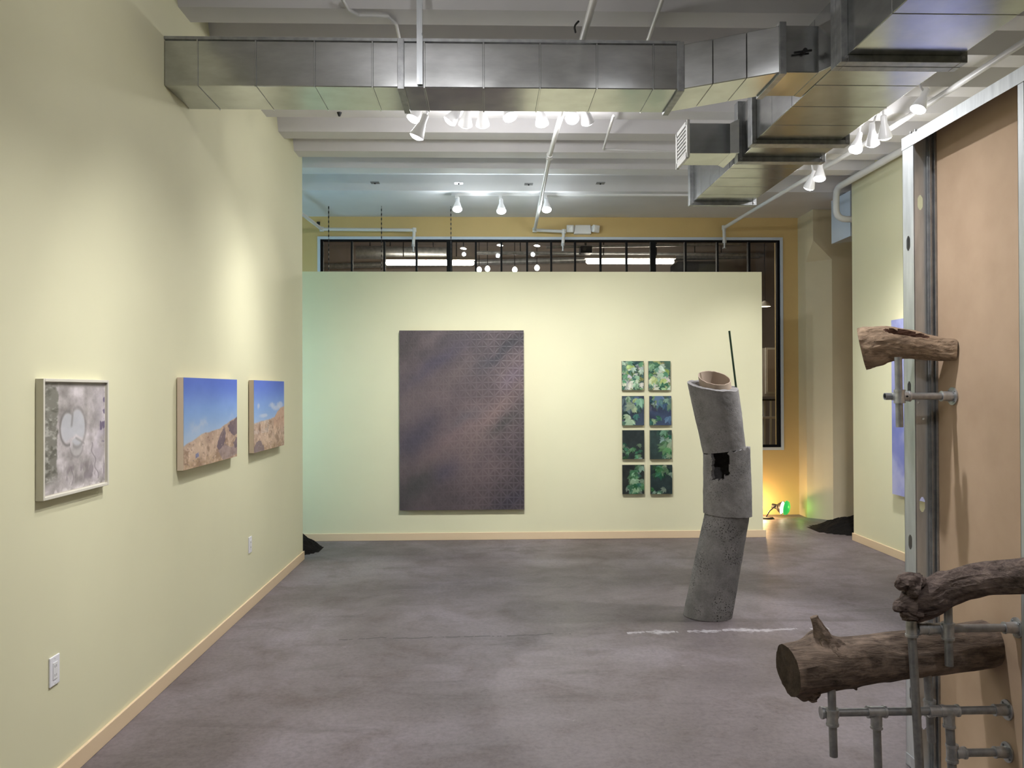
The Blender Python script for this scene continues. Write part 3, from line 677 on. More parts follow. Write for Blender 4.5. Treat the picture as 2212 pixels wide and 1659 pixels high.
for i, (xw, xf, xr, yt, ybt, lab, kind) in enumerate(((382, 396.5, 512, 815.3, 1016.5, 'desert painting with blue sky and dark crag, middle picture on the left wall', 0), (538, 548.5, 613.7, 821.2, 979, 'desert painting with small clouds, farthest picture on the left wall', 1))):
    q = XL + .042; y0 = hX(xf, 900, q).y; y1 = hX(xr, 900, q).y; zt = hX(xf, yt, q).z; zb = hX(xf, ybt, q).z
    t = thing('desert_painting', (XL, (y0 + y1) / 2, zb), lab, 'painting', 'desert paintings on the left wall')
    box((XL + .006, y0, zb), (q - .0008, y1, zt)).build('stretcher', 'canvas_edge', t)
    canvas_mesh('painted_face', desert(11 + i * 7, kind), (q, y0, zt), (0, y1 - y0, 0), (0, 0, zb - zt), 'painted_canvas', t)

# --- big purple star-pattern painting on the partition
pa = hY(862, 713.5, YP); pb = hY(1132, 1101, YP)
D = .045; qa = hY(862.5, 714, YP - D); qb = hY(1132.5, 1100.5, YP - D)
t = thing('star_pattern_painting', (qa.x, YP, qb.z), 'large purple brown painting with a raised star lattice', 'painting')
h, w = 470, 330; u, v = grid(h, w); nz = vnoise(h, w, 3, 21, 3)
x_ = (u * 2 - 1); yv = v
d1 = u * .9 + v * .75
img = lerp3((84, 76, 80), (116, 102, 104), np.clip((vnoise(h, w, 4, 22, 4, .7) - .5) * 2.4 + .5, 0, 1))
warp_u = u + .12 * (vnoise(h, w, 4, 27, 3) - .5); warp_v = v + .10 * (vnoise(h, w, 4, 28, 3) - .5)
def blob(cx, cy, rx, ry, c_, am, rot=.6):
    du, dv = warp_u - cx, (warp_v - cy) * 1.4; a, b2 = du * math.cos(rot) - dv * math.sin(rot), du * math.sin(rot) + dv * math.cos(rot)
    put(img, am * np.exp(-((a / rx) ** 2 + (b2 / (ry * 1.4)) ** 2)), c_)
for B_ in ((.62, .60, .45, .10, (132, 114, 112), .75), (.78, .42, .22, .07, (142, 120, 116), .7), (.40, .60, .25, .06, (134, 112, 114), .6), (.70, .82, .2, .08, (128, 110, 110), .5), (.25, .06, .2, .04, (128, 112, 112), .6), (.45, .28, .2, .05, (122, 108, 106), .5),
           (.28, .20, .26, .045, (82, 76, 94), .7), (.12, .60, .22, .07, (76, 72, 88), .7), (.90, .07, .14, .04, (64, 64, 70), .8), (.72, .17, .15, .04, (70, 70, 78), .7), (.86, .51, .15, .04, (80, 78, 78), .7), (.36, .78, .12, .05, (82, 76, 96), .6), (.14, .86, .2, .07, (74, 74, 74), .7), (.92, .93, .16, .04, (70, 66, 78), .7), (.55, .50, .2, .03, (98, 94, 100), .6), (.92, .27, .14, .04, (122, 108, 122), .6), (.06, .10, .12, .05, (82, 74, 74), .6)): blob(*B_)
# lattice: cells grow from left to right
cw = .072 + .035 * u; U = (np.log(1 + u * .035 / .072) / .035); Vv = v * 12.5 + .35 * np.sin(u * 2)
a_ = U - np.floor(U) - .5; b_ = Vv - np.floor(Vv) - .5
ang = np.arctan2(b_, a_); rad = np.sqrt(a_ * a_ + b_ * b_)
rays = np.abs(((ang / (math.pi / 4) + .5) % 1) - .5) * rad * (math.pi / 4)
ln = np.minimum(rays, np.minimum(.5 - np.abs(a_), .5 - np.abs(b_)))
ridge = sm(.055, .015, ln); petal = sm(.05, .12, ln)
vis = .22 + .78 * sm(.2, 1.0, u + .25 * (vnoise(h, w, 4, 25) - .5))
img = img + (ridge * vis * 9)[..., None] - (petal * vis * 11)[..., None]
img += 10 * (vnoise(h, w, 60, 29, 2)[..., None] - .5); img *= .86
canvas_mesh('painted_face', img, (qa.x, YP - D, qa.z), (qb.x - qa.x, 0, 0), (0, 0, qb.z - qa.z), 'glossy_paint', t, height=(.0013 * vis * (ridge - petal * .4)), nrm=(0, -1, 0))
box((qa.x, YP - D + .003, qb.z), (qb.x, YP - .004, qa.z)).build('stretcher', 'dark_canvas_edge', t)

# --- eight foliage panels
PALS = {'bright': [(148, 186, 148), (190, 206, 190), (104, 150, 112), (176, 190, 120), (70, 116, 96), (204, 210, 196)],
        'blue': [(126, 160, 130), (84, 116, 110), (160, 182, 140), (92, 118, 140), (60, 96, 84)],
        'dark': [(84, 130, 92), (54, 98, 70), (110, 150, 112), (140, 166, 140)]}
def foliage(seed, base, pal, n, region, size):
    h, w = 112, 84; u, v = grid(h, w); r = rng(seed); img = lerp3(base, tuple(x * 1.7 + 6 for x in base), vnoise(h, w, 4, seed, 4))
    P = PALS[pal]; k = 0; tries = 0
    order = []
    while len(order) < n and tries < n * 40:
        tries += 1; c = r.random(2)
        if r.random() < region(c[0], c[1]): order.append(c)
    for j, (cx, cy) in enumerate(order):
        sh = .55 + .45 * (j / max(1, n)); col = np.array(P[r.integers(len(P))]) * sh + r.normal(0, 6, 3); s = size * (.6 + .7 * r.random()); a0 = r.uniform(.6, 2.6)
        for fng in (-1.15, -.6, 0, .6, 1.15):
            a = a0 + fng + r.normal(0, .08); L = s * (1 - .3 * abs(fng) / 1.15) * (.85 + .3 * r.random()); dx, dyy = (u - cx) * .75, (v - cy)
            al = dx * math.cos(a) + dyy * math.sin(a); ac = -dx * math.sin(a) + dyy * math.cos(a); f = np.clip(al / L, 0, 1)
            wd = L * .30 * np.sqrt(np.clip(f, 0, 1)) * np.clip(1 - f, 0, 1) * 1.9 + 1e-5
            mk = sm(1.2, .8, np.abs(ac) / wd) * (al > 0) * (al < L); put(img, mk * .92, col + r.normal(0, 12))
    return img
regs = [('bright', (44, 62, 56), 95, lambda x, y: 1 - .6 * (x > .7) * (y > .55), .20, 'dense pale leaves, top left'),
        ('bright', (46, 66, 54), 90, lambda x, y: 0 if (x > .6 and y < .25) else 1, .22, 'pale green leaves and a dark corner, top right'),
        ('blue', (36, 44, 56), 40, lambda x, y: 1 if y < .4 or (y > .65 and x < .55) else .12, .27, 'blue green leaves over a dark hollow, second row left'),
        ('blue', (36, 44, 60), 32, lambda x, y: 1 if y < .32 else (.6 if (y > .65 and (x < .35 or x > .8)) else .05), .27, 'leaves arching over dark blue, second row right'),
        ('dark', (26, 32, 32), 26, lambda x, y: .9 if y > .45 and x < .85 else .06, .16, 'scattered small leaves on near black, third row left'),
        ('dark', (30, 42, 40), 26, lambda x, y: 1 if x > .6 else (.5 if y < .06 else .04), .26, 'large leaves along its right side, third row right'),
        ('dark', (24, 28, 26), 44, lambda x, y: 1 if x > .35 + .25 * (y < .2) else .05, .22, 'dark leaves hanging on the right half, bottom left'),
        ('dark', (24, 34, 34), 24, lambda x, y: 1 if (y < .3 and x > .2) else (.4 if y > .7 and x < .5 else .02), .20, 'few leaves along its top on black, bottom right')]
tops = (780, 855.5, 929.5, 1004.5); bots = (842.5, 918.5, 991.5, 1067)
for i, (pal, base, n_, reg, sz, lab) in enumerate(regs):
    row, c_ = divmod(i, 2); xa = (1343.5, 1344, 1344.5, 1344.5)[row] if c_ == 0 else (1401, 1403, 1404, 1405)[row]
    Dp = .035; a = hY(xa, tops[row], YP - Dp); b_ = hY(xa + 47.3, bots[row], YP - Dp)
    t = thing('leaf_panel', (a.x, YP, b_.z), 'small canvas of ' + lab + ' of the eight', 'painting', 'eight small leaf paintings')
    box((a.x, YP - Dp + .001, b_.z), (b_.x, YP - .003, a.z)).build('stretcher', 'leaf_canvas_edge', t)
    canvas_mesh('painted_face', foliage(40 + i, base, pal, n_, reg, sz), (a.x, YP - Dp, a.z), (b_.x - a.x, 0, 0), (0, 0, b_.z - a.z), 'painted_canvas', t)

# --- blue cloud painting on the right wall
q = XR - .05; a = hX(1925, 692, q); b_ = hX(1925, 1066, q); ye = a.y - 1.6
t = thing('cloud_painting', (XR, a.y, b_.z), 'tall blue cloud painting partly hidden behind the steel stud', 'painting')
h, w = 200, 160; u, v = grid(h, w)
img = lerp3((116, 124, 186), (158, 162, 208), sm(.3, .7, vnoise(h, w, 4, 61, 5, 1))); put(img, .5 * sm(.5, .75, vnoise(h, w, 6, 62, 5)), (184, 186, 214))
canvas_mesh('painted_face', img, (q, a.y, a.z), (0, ye - a.y, 0), (0, 0, b_.z - a.z), 'painted_canvas', t)
box((q + .001, ye, b_.z), (XR - .004, a.y, a.z)).build('stretcher', 'canvas_edge', t)

# ------------------------------------------------------------------ outlets on the left wall
for px0, px1, py0, py1, lab in ((104.5, 125, 1415, 1482, 'white outlet plate low on the left wall nearest the viewer'), (536, 543, 1160, 1193, 'white outlet plate low on the left wall near its far end')):
    a = hX(px0, (py0 + py1) / 2, XL); y0 = a.y; y1 = hX(px1, (py0 + py1) / 2, XL).y; zc = hX((px0 + px1) / 2, (py0 + py1) / 2, XL).z; hh = .059
    y1 = y0 + .076
    t = thing('wall_outlet', (XL, (y0 + y1) / 2, zc - hh), lab, 'outlet', 'outlets on the left wall')
    box((XL, y0, zc - hh), (XL + .007, y1, zc + hh)).build('plate', 'outlet_plastic', t, bevel=.003)
    ins = box((XL + .007, y0 + .02, zc - .034), (XL + .0095, y1 - .02, zc + .034)).build('insert', 'white_plastic', t, bevel=.001)
    for dz in (-.018, .018):
        for dy in (-.006, .006): box((XL + .0095, (y0 + y1) / 2 + dy - .001, zc + dz - .005), (XL + .0099, (y0 + y1) / 2 + dy + .001, zc + dz + .005)).build('slot', 'slot_black', ins)
    for dz in (-.048, .048): MB().tube([(XL + .007, (y0 + y1) / 2, zc + dz), (XL + .0085, (y0 + y1) / 2, zc + dz)], .003, 8).build('screw', 'white_plastic', t)

# ------------------------------------------------------------------ leaning concrete column
SY = 5.86; SR = .167
def SP(px, py): return hY(px, py, SY)
base = SP(1528.5, 1333); base.z = 0
col = thing('concrete_column', (base.x, SY, 0), 'crooked column of three stacked grey concrete pipe sections on the floor', 'sculpture')
def pipe_section(name, la, ra, lb, rb, material, wall=.028, hole=None, seed=1, jag=0, tilt=(0, 0)):
    """la, ra: left/right px of lower rim; lb, rb: of the upper rim"""
    A, B, C_, D_ = SP(*la), SP(*ra), SP(*lb), SP(*rb)
    nA, nH = 150, 64
    def ring(L, Rr, rs):
        c = (L + Rr) / 2; u_ = (Rr - L) / 2; ul = u_.length
        return c, u_ / ul, ul
    c0, u0, r0 = ring(A, B, 0); c1, u1, r1 = ring(C_, D_, 0)
    def pt(k, j, inner):
        t = j / nH; c = c0.lerp(c1, t); uu = u0.lerp(u1, t).normalized(); r = r0 + (r1 - r0) * t; a = 2 * math.pi * k / nA
        rr = r - (wall if inner else 0); q = c + uu * rr * math.cos(a) - Vector((0, 1, 0)) * rr * math.sin(a)
        q.z -= rr * math.sin(a) * (tilt[0] + (tilt[1] - tilt[0]) * t)
        nn = mnoise.noise(Vector((q.x * 9 + seed, q.y * 9, q.z * 9)))
        d_ = .0025 * nn + .0012 * mnoise.noise(q * 40)
        q = q + (q - c).normalized() * d_
        if jag and j in (0, nH):
            q = q + Vector((0, 0, (jag if j else jag * .15) * mnoise.noise(Vector((math.cos(a) * 5, math.sin(a) * 5, seed + j)))))
        return q
    vs = []; 
    for inner in (0, 1):
        for j in range(nH + 1):
            for k in range(nA): vs.append(pt(k, j, inner))
    def I(k, j, inner): return inner * (nH + 1) * nA + j * nA + k % nA
    present = [[True] * nA for _ in range(nH)]
    if hole:
        for j in range(nH):
            for k in range(nA):
                if hole(k / nA * 2 * math.pi, j / nH, pt(k, j, 0)): present[j][k] = False
    fs = []
    for j in range(nH):
        for k in range(nA):
            if not present[j][k]: continue
            fs.append((I(k, j, 0), I(k + 1, j, 0), I(k + 1, j + 1, 0), I(k, j + 1, 0)))
            fs.append((I(k, j, 1), I(k, j + 1, 1), I(k + 1, j + 1, 1), I(k + 1, j, 1)))
            if j == 0 or not present[j - 1][k]: fs.append((I(k, j, 0), I(k, j, 1), I(k + 1, j, 1), I(k + 1, j, 0)))
            if j == nH - 1 or not present[j + 1][k]: fs.append((I(k, j + 1, 0), I(k + 1, j + 1, 0), I(k + 1, j + 1, 1), I(k, j + 1, 1)))
            if not present[j][(k - 1) % nA]: fs.append((I(k, j, 0), I(k, j + 1, 0), I(k, j + 1, 1), I(k, j, 1)))
            if not present[j][(k + 1) % nA]: fs.append((I(k + 1, j, 0), I(k + 1, j, 1), I(k + 1, j + 1, 1), I(k + 1, j + 1, 0)))
    return MB().add(vs, fs).build(name, material, col, smooth=True)
# the lowest rim rests flat on the floor
lo = [SP(1477, 1330), SP(1580, 1330)]
pl_ = (1477, 1326); pr_ = (1580, 1329)
pipe_section('pipe_section', (1477, 1328.5), (1580, 1328.5), (1524, 1107), (1617, 1112), 'concrete_pitted', seed=3)
def hole(a, t, q):
    px = (a)  # a=pi/2 faces the viewer
    cx = 2.14; du = (a - cx); n_ = mnoise.noise(Vector((a * 9, t * 14, 2))) * .05
    return (abs(du + .12 * (1 - t)) < .40 + n_ * 1.5) and t > .58 + n_ * .8 + (.06 if du < -.2 else 0)
pipe_section('pipe_section', (1520.5, 1108.5), (1623, 1113), (1520.5, 980), (1618, 965), 'concrete_grey', hole=hole, seed=9, jag=.018)
pipe_section('pipe_section', (1520, 979), (1609, 965), (1486, 828), (1593, 838), 'concrete_grey', seed=15, jag=.006, tilt=(0, .22), wall=.056)
# cardboard core in the top
A, B = SP(1509, 814), SP(1577, 818); c1 = (A + B) / 2; r_ = (B - A).length / 2; nA = 56; vs = []; fs = []
for zz, rr in ((0, r_), (1, r_), (1, r_ - .006), (0, r_ - .006)):
    for k in range(nA):
        a = 2 * math.pi * k / nA; q = c1 + (B - A).normalized() * rr * math.cos(a) + Vector((0, rr * math.sin(a), rr * math.sin(a) * .46))
        if zz == 0: q = q + Vector((.045, -.01, -.36))
        else: q.z += .003 * mnoise.noise(Vector((math.cos(a) * 6, math.sin(a) * 6, 1)))
        vs.append(q)
for i in range(4):
    j = (i + 1) % 4
    for k in range(nA): fs.append((i * nA + k, i * nA + (k + 1) % nA, j * nA + (k + 1) % nA, j * nA + k))
MB().add(vs, fs).build('cardboard_core', 'cardboard', col, smooth=True)
a, b_ = SP(1598, 880), SP(1578, 714)
MB().tube([a + Vector((0, .03, 0)), b_ + Vector((0, .03, 0))], .0072, 10).build('green_rod', 'rod_green', col, smooth=True)

# ------------------------------------------------------------------ soil heaps and floor lamp
def heap(name, cx, cy, rx, ry, hgt, seed, label):
    n = 46; vs = []; fs = []
    for j in range(n + 1):
        for i in range(n + 1):
            a, b_ = i / n * 2 - 1, j / n * 2 - 1; x, y = cx + a * rx, cy + b_ * ry
            d_ = math.sqrt(a * a + b_ * b_); z = max(0, 1 - d_) ** .8 * hgt
            z += (mnoise.noise(Vector((x * 9, y * 9, seed))) * .35 + mnoise.noise(Vector((x * 26, y * 26, seed))) * .22) * min(z, .07) * 1.4
            vs.append((x, y, max(.0005, z) if d_ < 1 else .0005))
    for j in range(n):
        for i in range(n): fs.append((j * (n + 1) + i, j * (n + 1) + i + 1, (j + 1) * (n + 1) + i + 1, (j + 1) * (n + 1) + i))
    fs = [f for f in fs if max(vs[k][2] for k in f) > .001]
    o = tag(MB().add(vs, fs).build(name, 'soil_black', smooth=False), label, 'soil'); o['kind'] = 'stuff'; return o
heap('soil_heap', -2.42, 8.44, .76, .47, .42, 3, 'black soil heap spilling out past the end of the left wall')
heap('soil_heap', 4.95, 9.36, 1.25, .62, .27, 8, 'black soil heap in the dark passage behind the right wall')
ly = 10.2
b0 = hZ(1655, 1112, 0); hd = hY(1690, 1097, ly)
t = thing('floor_lamp', (b0.x, ly, 0), 'small clamp lamp lying on the floor beside the partition, glowing white and green', 'lamp')
MB().tube([(b0.x - .1, ly, 0), (b0.x - .1, ly, .02)], [.10, .08], 20).build('base', 'black_metal', t)
MB().tube([(b0.x - .1, ly, .02), (b0.x - .06, ly, .09), hd + Vector((-.08, 0, .03))], .008, 10).build('arm', 'black_metal', t, smooth=True)
axl = Vector((.75, -.62, -.12))
vs, fs = lathe([(.001, -.13), (.028, -.13), (.03, -.07), (.05, -.05), (.086, 0), (.082, 0), (.045, -.045)], 24, hd, axl)
MB().add(vs, fs).build('shade', 'black_metal', t, smooth=True)
vs, fs = lathe([(.001, .012), (.05, .008), (.078, -.006)], 24, hd, axl); MB().add(vs, fs).build('bulb', 'warm_glow', t, smooth=True)
vs, fs = lathe([(.086, .012), (.092, .02), (.080, .045), (.05, .06), (.001, .066)], 24, hd + Vector((.035, 0.03, 0)), axl); MB().add(vs, fs).build('green_glass_shade', 'green_glass', t, smooth=True)
def point(name, loc, e, colr, rad, par):
    ld = bpy.data.lights.new(name, 'POINT'); ld.energy = e; ld.color = colr; ld.shadow_soft_size = rad
    lo_ = bpy.data.objects.new(name, ld); COL.objects.link(lo_); lo_.parent = par; lo_.location = Vector(loc) - world_loc(par); return lo_
point('warm_bulb_light', (b0.x - .12, ly + .05, .14), 11, (1, .62, .27), .03, t)
point('green_light', hd + Vector((.22, -.02, .0)), .45, (.30, 1, .12), .03, t)

# ------------------------------------------------------------------ room behind the window: fittings
def tube_or_fill_lamp(xa, xb, py, Y, label):
    a, b_ = hY(xa, py, Y), hY(xb, py, Y); t = thing('fluorescent_lamp', (a + b_) / 2, label, 'lamp', 'fluorescent lamps behind the window')
    MB().tube([(a.x, Y, a.z), (a.x + .012, Y, a.z), (a.x + .03, Y, a.z), (b_.x - .03, Y, a.z), (b_.x - .012, Y, a.z), (b_.x, Y, a.z)], [.012, .028, .036, .036, .028, .012], 14).build('tube', 'tube_glow', t, smooth=True)
    MB().prism([(Y - .06, a.z + .04), (Y + .06, a.z + .04), (Y + .03, a.z + .09), (Y - .03, a.z + .09)], 'X', a.x - .02, b_.x + .02).build('housing', 'grey_room_paint', t)
    for f in (.2, .8): MB().tube([(a.x + (b_.x - a.x) * f, Y, a.z + .09), (a.x + (b_.x - a.x) * f, Y, 4.2)], .008, 8).build('hanger', 'black_metal', t)
    ld = bpy.data.lights.new('tube_light', 'AREA'); ld.shape = 'RECTANGLE'; ld.size = b_.x - a.x; ld.size_y = .05; ld.energy = 40; ld.color = (1, .9, .78)
    lo_ = bpy.data.objects.new('tube_light', ld); COL.objects.link(lo_); lo_.parent = t; lo_.location = (0, 0, -.05)
tube_or_fill_lamp(833, 1024, 568, 12.4, 'glowing fluorescent tube behind the left half of the window')
tube_or_fill_lamp(1266, 1456, 565, 12.4, 'glowing fluorescent tube behind the right half of the window')
for i, (px, py, rr) in enumerate(((1035, 583, 6), (1053, 581, 6), (1112, 583, 5.5), (1160, 579, 5.5))):
    p = hY(px, py, 13.6); t = thing('hanging_bulb', p, ['leftmost', 'second', 'third', 'rightmost'][i] + ' of four small round bulbs hanging behind the window', 'bulb', 'round bulbs behind the window')
    vs, fs = lathe([(.001, -.045), (.03, -.034), (.045, 0), (.034, .03), (.015, .05), (.001, .05)], 16, p, (0, 0, 1)); MB().add(vs, fs).build('globe', 'bulb_glow', t, smooth=True)
    MB().tube([p + Vector((0, 0, .05)), (p.x, p.y, 4.2)], .006, 8).build('cord', 'black_metal', t)
for i, (px, py) in enumerate(((1001, 537), (1080, 530), (1160, 531))):
    p = hY(px, py, 12.8); t = thing('ceiling_disc_lamp', p, ['left', 'middle', 'right'][i] + ' one of three small flat disc lamps high behind the window', 'lamp', 'disc lamps behind the window')
    vs, fs = lathe([(.001, -.012), (.04, -.008), (.05, 0), (.03, .012), (.001, .015)], 18, p, (.12, 0, 1)); MB().add(vs, fs).build('disc', 'bulb_glow', t, smooth=True)
    MB().tube([p + Vector((0, 0, .03)), (p.x, p.y, 4.2)], .008, 8).build('stem', 'black_metal', t)
for i, (xa, ya, xb, yb, Y, r, lab) in enumerate(((700, 575, 1640, 552, 14.2, .05, 'thick dark pipe low across the room behind the window'), (1030, 546, 1650, 551, 13.2, .03, 'middle dark pipe across the room behind the window'), (1180, 534, 1600, 527, 12.0, .02, 'upper thin dark pipe behind the right half of the window'), (770, 545, 965, 548, 12.9, .10, 'wide dark duct pipe behind the left half of the window'))):
    a, b_ = hY(xa, ya, Y), hY(xb, yb, Y); t = thing('overhead_pipe', a, lab, 'pipe', 'dark pipes behind the window')
    MB().tube([a, b_], r, 14).build('pipe_run', 'duct_flange', t, smooth=True)
    for f in (.15, .85):
        q = a.lerp(b_, f); MB().tube([q + Vector((0, 0, r * .9)), (q.x, q.y, 4.2)], .008, 8).build('hanger', 'black_metal', t)
p = hY(1265, 541, 12.0); t = thing('ceiling_projector', (p.x, 12.0, p.z), 'black projector hung behind the middle of the window', 'projector')
box((p.x - .085, 11.9, p.z - .05), (p.x + .085, 12.1, p.z + .05)).build('body', 'black_metal', t, bevel=.01)
MB().tube([(p.x, 12.0, p.z + .05), (p.x, 12.0, 4.2)], .015, 10).build('mount', 'black_metal', t); MB().tube([(p.x - .03, 11.9, p.z), (p.x - .03, 11.86, p.z)], .025, 12).build('lens', 'slot_black', t)
a, b_ = hY(1462, 566, 14), hY(1550, 620, 14); t = thing('dark_cabinet', (a.x, 14.0, 0), 'tall dark cabinet deep in the room behind the window', 'cabinet')
box((a.x, 13.9, 0), (b_.x, 14.5, a.z)).build('body', 'black_metal', t, bevel=.01); box(((a.x + b_.x) / 2, 13.885, .1), (b_.x - .03, 13.899, a.z - .05)).build('door', 'slot_black', t)
# right hand strip of the window: pendant lamp, pale screen with a framed print, shelf
p = hY(1652, 658, 12.2); t = thing('pendant_lamp', p, 'shallow pendant lamp glowing behind the right end of the window', 'lamp')
vs, fs = lathe([(.085, -.03), (.08, 0), (.03, .05), (.001, .06)], 24, p, (0, 0, 1)); MB().add(vs, fs).build('lamp_shade', 'cream_cloth', t, smooth=True)
vs, fs = lathe([(.001, -.03), (.08, -.028)], 24, p, (0, 0, 1)); MB().add(vs, fs).build('diffuser', 'warm_glow', t)
MB().tube([p + Vector((0, 0, .06)), (p.x, p.y, 4.2)], .005, 8).build('cord', 'black_metal', t)
a, b_ = hY(1560, 752, 12.6), hY(1760, 856, 12.6)
t = thing('display_screen', (a.x, 12.6, 0), 'pale display screen on legs behind the right end of the window', 'screen')
box((a.x, 12.6, b_.z), (b_.x, 12.66, a.z)).build('board', 'grey_room_paint', t)
for x in (a.x + .05, b_.x - .05): box((x - .02, 12.61, 0), (x + .02, 12.65, b_.z)).build('leg', 'black_metal', t)
a, b_ = hY(1658, 755, 12.56), hY(1683, 846, 12.56); t = thing('framed_print', (a.x, 12.56, b_.z), 'brown framed print on the pale screen behind the window', 'picture')
box((a.x - .025, 12.575, b_.z - .03), (b_.x + .025, 12.598, a.z + .03)).build('frame', 'cream_cloth', t); box((a.x, 12.565, b_.z), (b_.x, 12.5745, a.z)).build('print', 'cardboard', t)
a, b_ = hY(1600, 862, 11.6), hY(1720, 900, 11.6); t = thing('low_shelf', (a.x, 11.6, 0), 'low dark shelf rack behind the right end of the window', 'shelf')
for z in (a.z, b_.z, .45): box((a.x, 11.5, z - .025), (b_.x, 11.8, z)).build('shelf_board', 'black_metal' if z != b_.z else 'grey_room_paint', t)
for x in (a.x + .02, (a.x + b_.x) / 2, b_.x - .02):
    for y in (11.52, 11.78): box((x - .012, y - .012, 0), (x + .012, y + .012, a.z - .025)).build('upright', 'stud_steel', t)

# ------------------------------------------------------------------ steel stud frame with board (right foreground)
XS = 1.786; XBo = 1.872; YS = 3.42; ZS = hX(1962, 293, XS).z
sf = thing('stud_wall', (XS, YS, 0), 'unfinished steel stud wall with tan board in the right foreground', 'stud wall')
box((XBo, -.5, 0.0), (XBo + .016, YS + .07, ZS)).build('board', 'board_paper', sf)
def plate_holes(axis, fixed, a0, a1, z0, z1, holes, hw, th=.0016):
    """steel web with slotted knock-outs; axis 'X' = plate at X=fixed spanning Y, 'Y' = plate at Y=fixed spanning X"""
    zs = [z0]; mb = MB(); c = (a0 + a1) / 2; hh = .031
    def q(a_, b_, za, zb_):
        if axis == 'X': mb.box((fixed, a_, za), (fixed + th, b_, zb_))
        else: mb.box((a_, fixed, za), (b_, fixed + th, zb_))
    zc = z0
    for hz in sorted(holes):
        q(a0, a1, zc, hz - hh)
        q(a0, c - hw, hz - hh, hz + hh); q(c + hw, a1, hz - hh, hz + hh)
        for s in (-1, 1):       # rounded ends
            for f0, f1, wd in ((.82, 1, .45), (.62, .82, .8)):
                za, zb_ = sorted((hz + s * hh * f0, hz + s * hh * f1)); q(c - hw, c - hw * wd, za, zb_); q(c + hw * wd, c + hw, za, zb_)
        zc = hz + hh
    q(a0, a1, zc, z1)
    return mb
# end stud, web facing the room
z_ = lambda py, px=1970: hX(px, py, XS).z
e1 = plate_holes('X', XS, YS, YS + .09, 0.0, ZS - .003, [z_(523), z_(840), z_(1172), z_(1500)], .015)
e1.box((XS, YS + .0885, 0), (XS + .032, YS + .09, ZS - .003)); e1.box((XS + .004, YS - .0006, 0), (XS + .010, YS + .001, ZS - .003))
e1.build('end_stud', 'stud_steel', sf)
zy = lambda py: hY(2007, py, YS).z
e2 = plate_holes('Y', YS + .004, XS + .002, XBo - .026, 0.0, ZS - .003, [zy(437), zy(1090), zy(1560)], .0115)
e2.build('web_stud', 'stud_steel', sf)
e3 = MB().box((XBo - .030, YS - .012, 0), (XBo - .001, YS + .006, ZS - .003)).box((XBo - .026, YS - .020, 0), (XBo - .020, YS - .012, ZS - .003)).box((XBo - .009, YS - .026, 0), (XBo - .001, YS - .012, ZS - .003))
e3.build('furring_channel', 'duct_flange', sf)
ys2 = hX(2203, 900, XS).y
for yy in (ys2, ys2 - .61, ys2 - 1.22, ys2 - 1.83):
    MB().box((XS, yy - .032, 0), (XS + .0016, yy, ZS - .003)).box((XS, yy - .0016, 0), (XBo, yy, ZS - .003)).box((XBo - .0016, yy - .032, 0), (XBo, yy, ZS - .003)).build('stud', 'stud_steel', sf)
MB().box((XS - .002, -.5, ZS), (XBo + .02, YS + .092, ZS + .002)).box((XS - .002, -.5, ZS - .05), (XS - .0005, YS + .092, ZS)).box((XBo + .0175, -.5, ZS - .05), (XBo + .019, YS + .092, ZS)).build('top_track', 'stud_steel', sf)
MB().box((XS - .002, -.5, 0), (XS - .0005, YS + .092, .05)).box((XS - .002, -.5, 0), (XBo, YS + .092, .002)).build('bottom_track', 'stud_steel', sf)
for py, px in ((286, 1968), (281, 1978), (870, 1985), (905, 1996)):
    p = hX(px, py, XS - .002); MB().tube([(p.x, p.y, p.z), (p.x - .004, p.y, p.z)], .005, 8).build('screw', 'fitting_steel', sf)

# ------------------------------------------------------------------ pipe brackets
PR = .0142
def collar(mb, c, ax, L=.05, r=PR * 1.38): 
    c = Vector(c); ax = Vector(ax).normalized(); mb.tube([c - ax * L / 2, c + ax * L / 2], r, 16)
    for s in (-1, 1): mb.tube([c + ax * s * L / 2 - ax * .004, c + ax * s * L / 2 + ax * .004], r * 1.12, 16)
    return mb
def hollow(a, b_, r=PR, n=18):
    a, b_ = Vector(a), Vector(b_); ax = b_ - a; L = ax.length
    vs, fs = lathe([(r, 0), (r, L), (r * .8, L), (r * .8, 0), (r, 0)], n, a, ax); return MB().add(vs, fs)
def wall_flange(par, y, z):
    o = MB(); o.tube([(XBo - .006, y, z), (XBo - .0005, y, z)], .036, 22); o.tube([(XBo - .045, y, z), (XBo - .006, y, z)], [PR * 1.35, PR * 1.5], 16); o.tube([(XBo - .05, y, z), (XBo - .045, y, z)], PR * 1.5, 16)
    f = o.build('wall_flange', 'fitting_steel', par, smooth=True)
    for k in range(4):
        a = math.pi / 4 + k * math.pi / 2; p = Vector((XBo - .006, y + .027 * math.cos(a), z + .027 * math.sin(a))); MB().tube([p, p + Vector((-.004, 0, 0))], .004, 8).build('screw', 'pipe_steel', f)
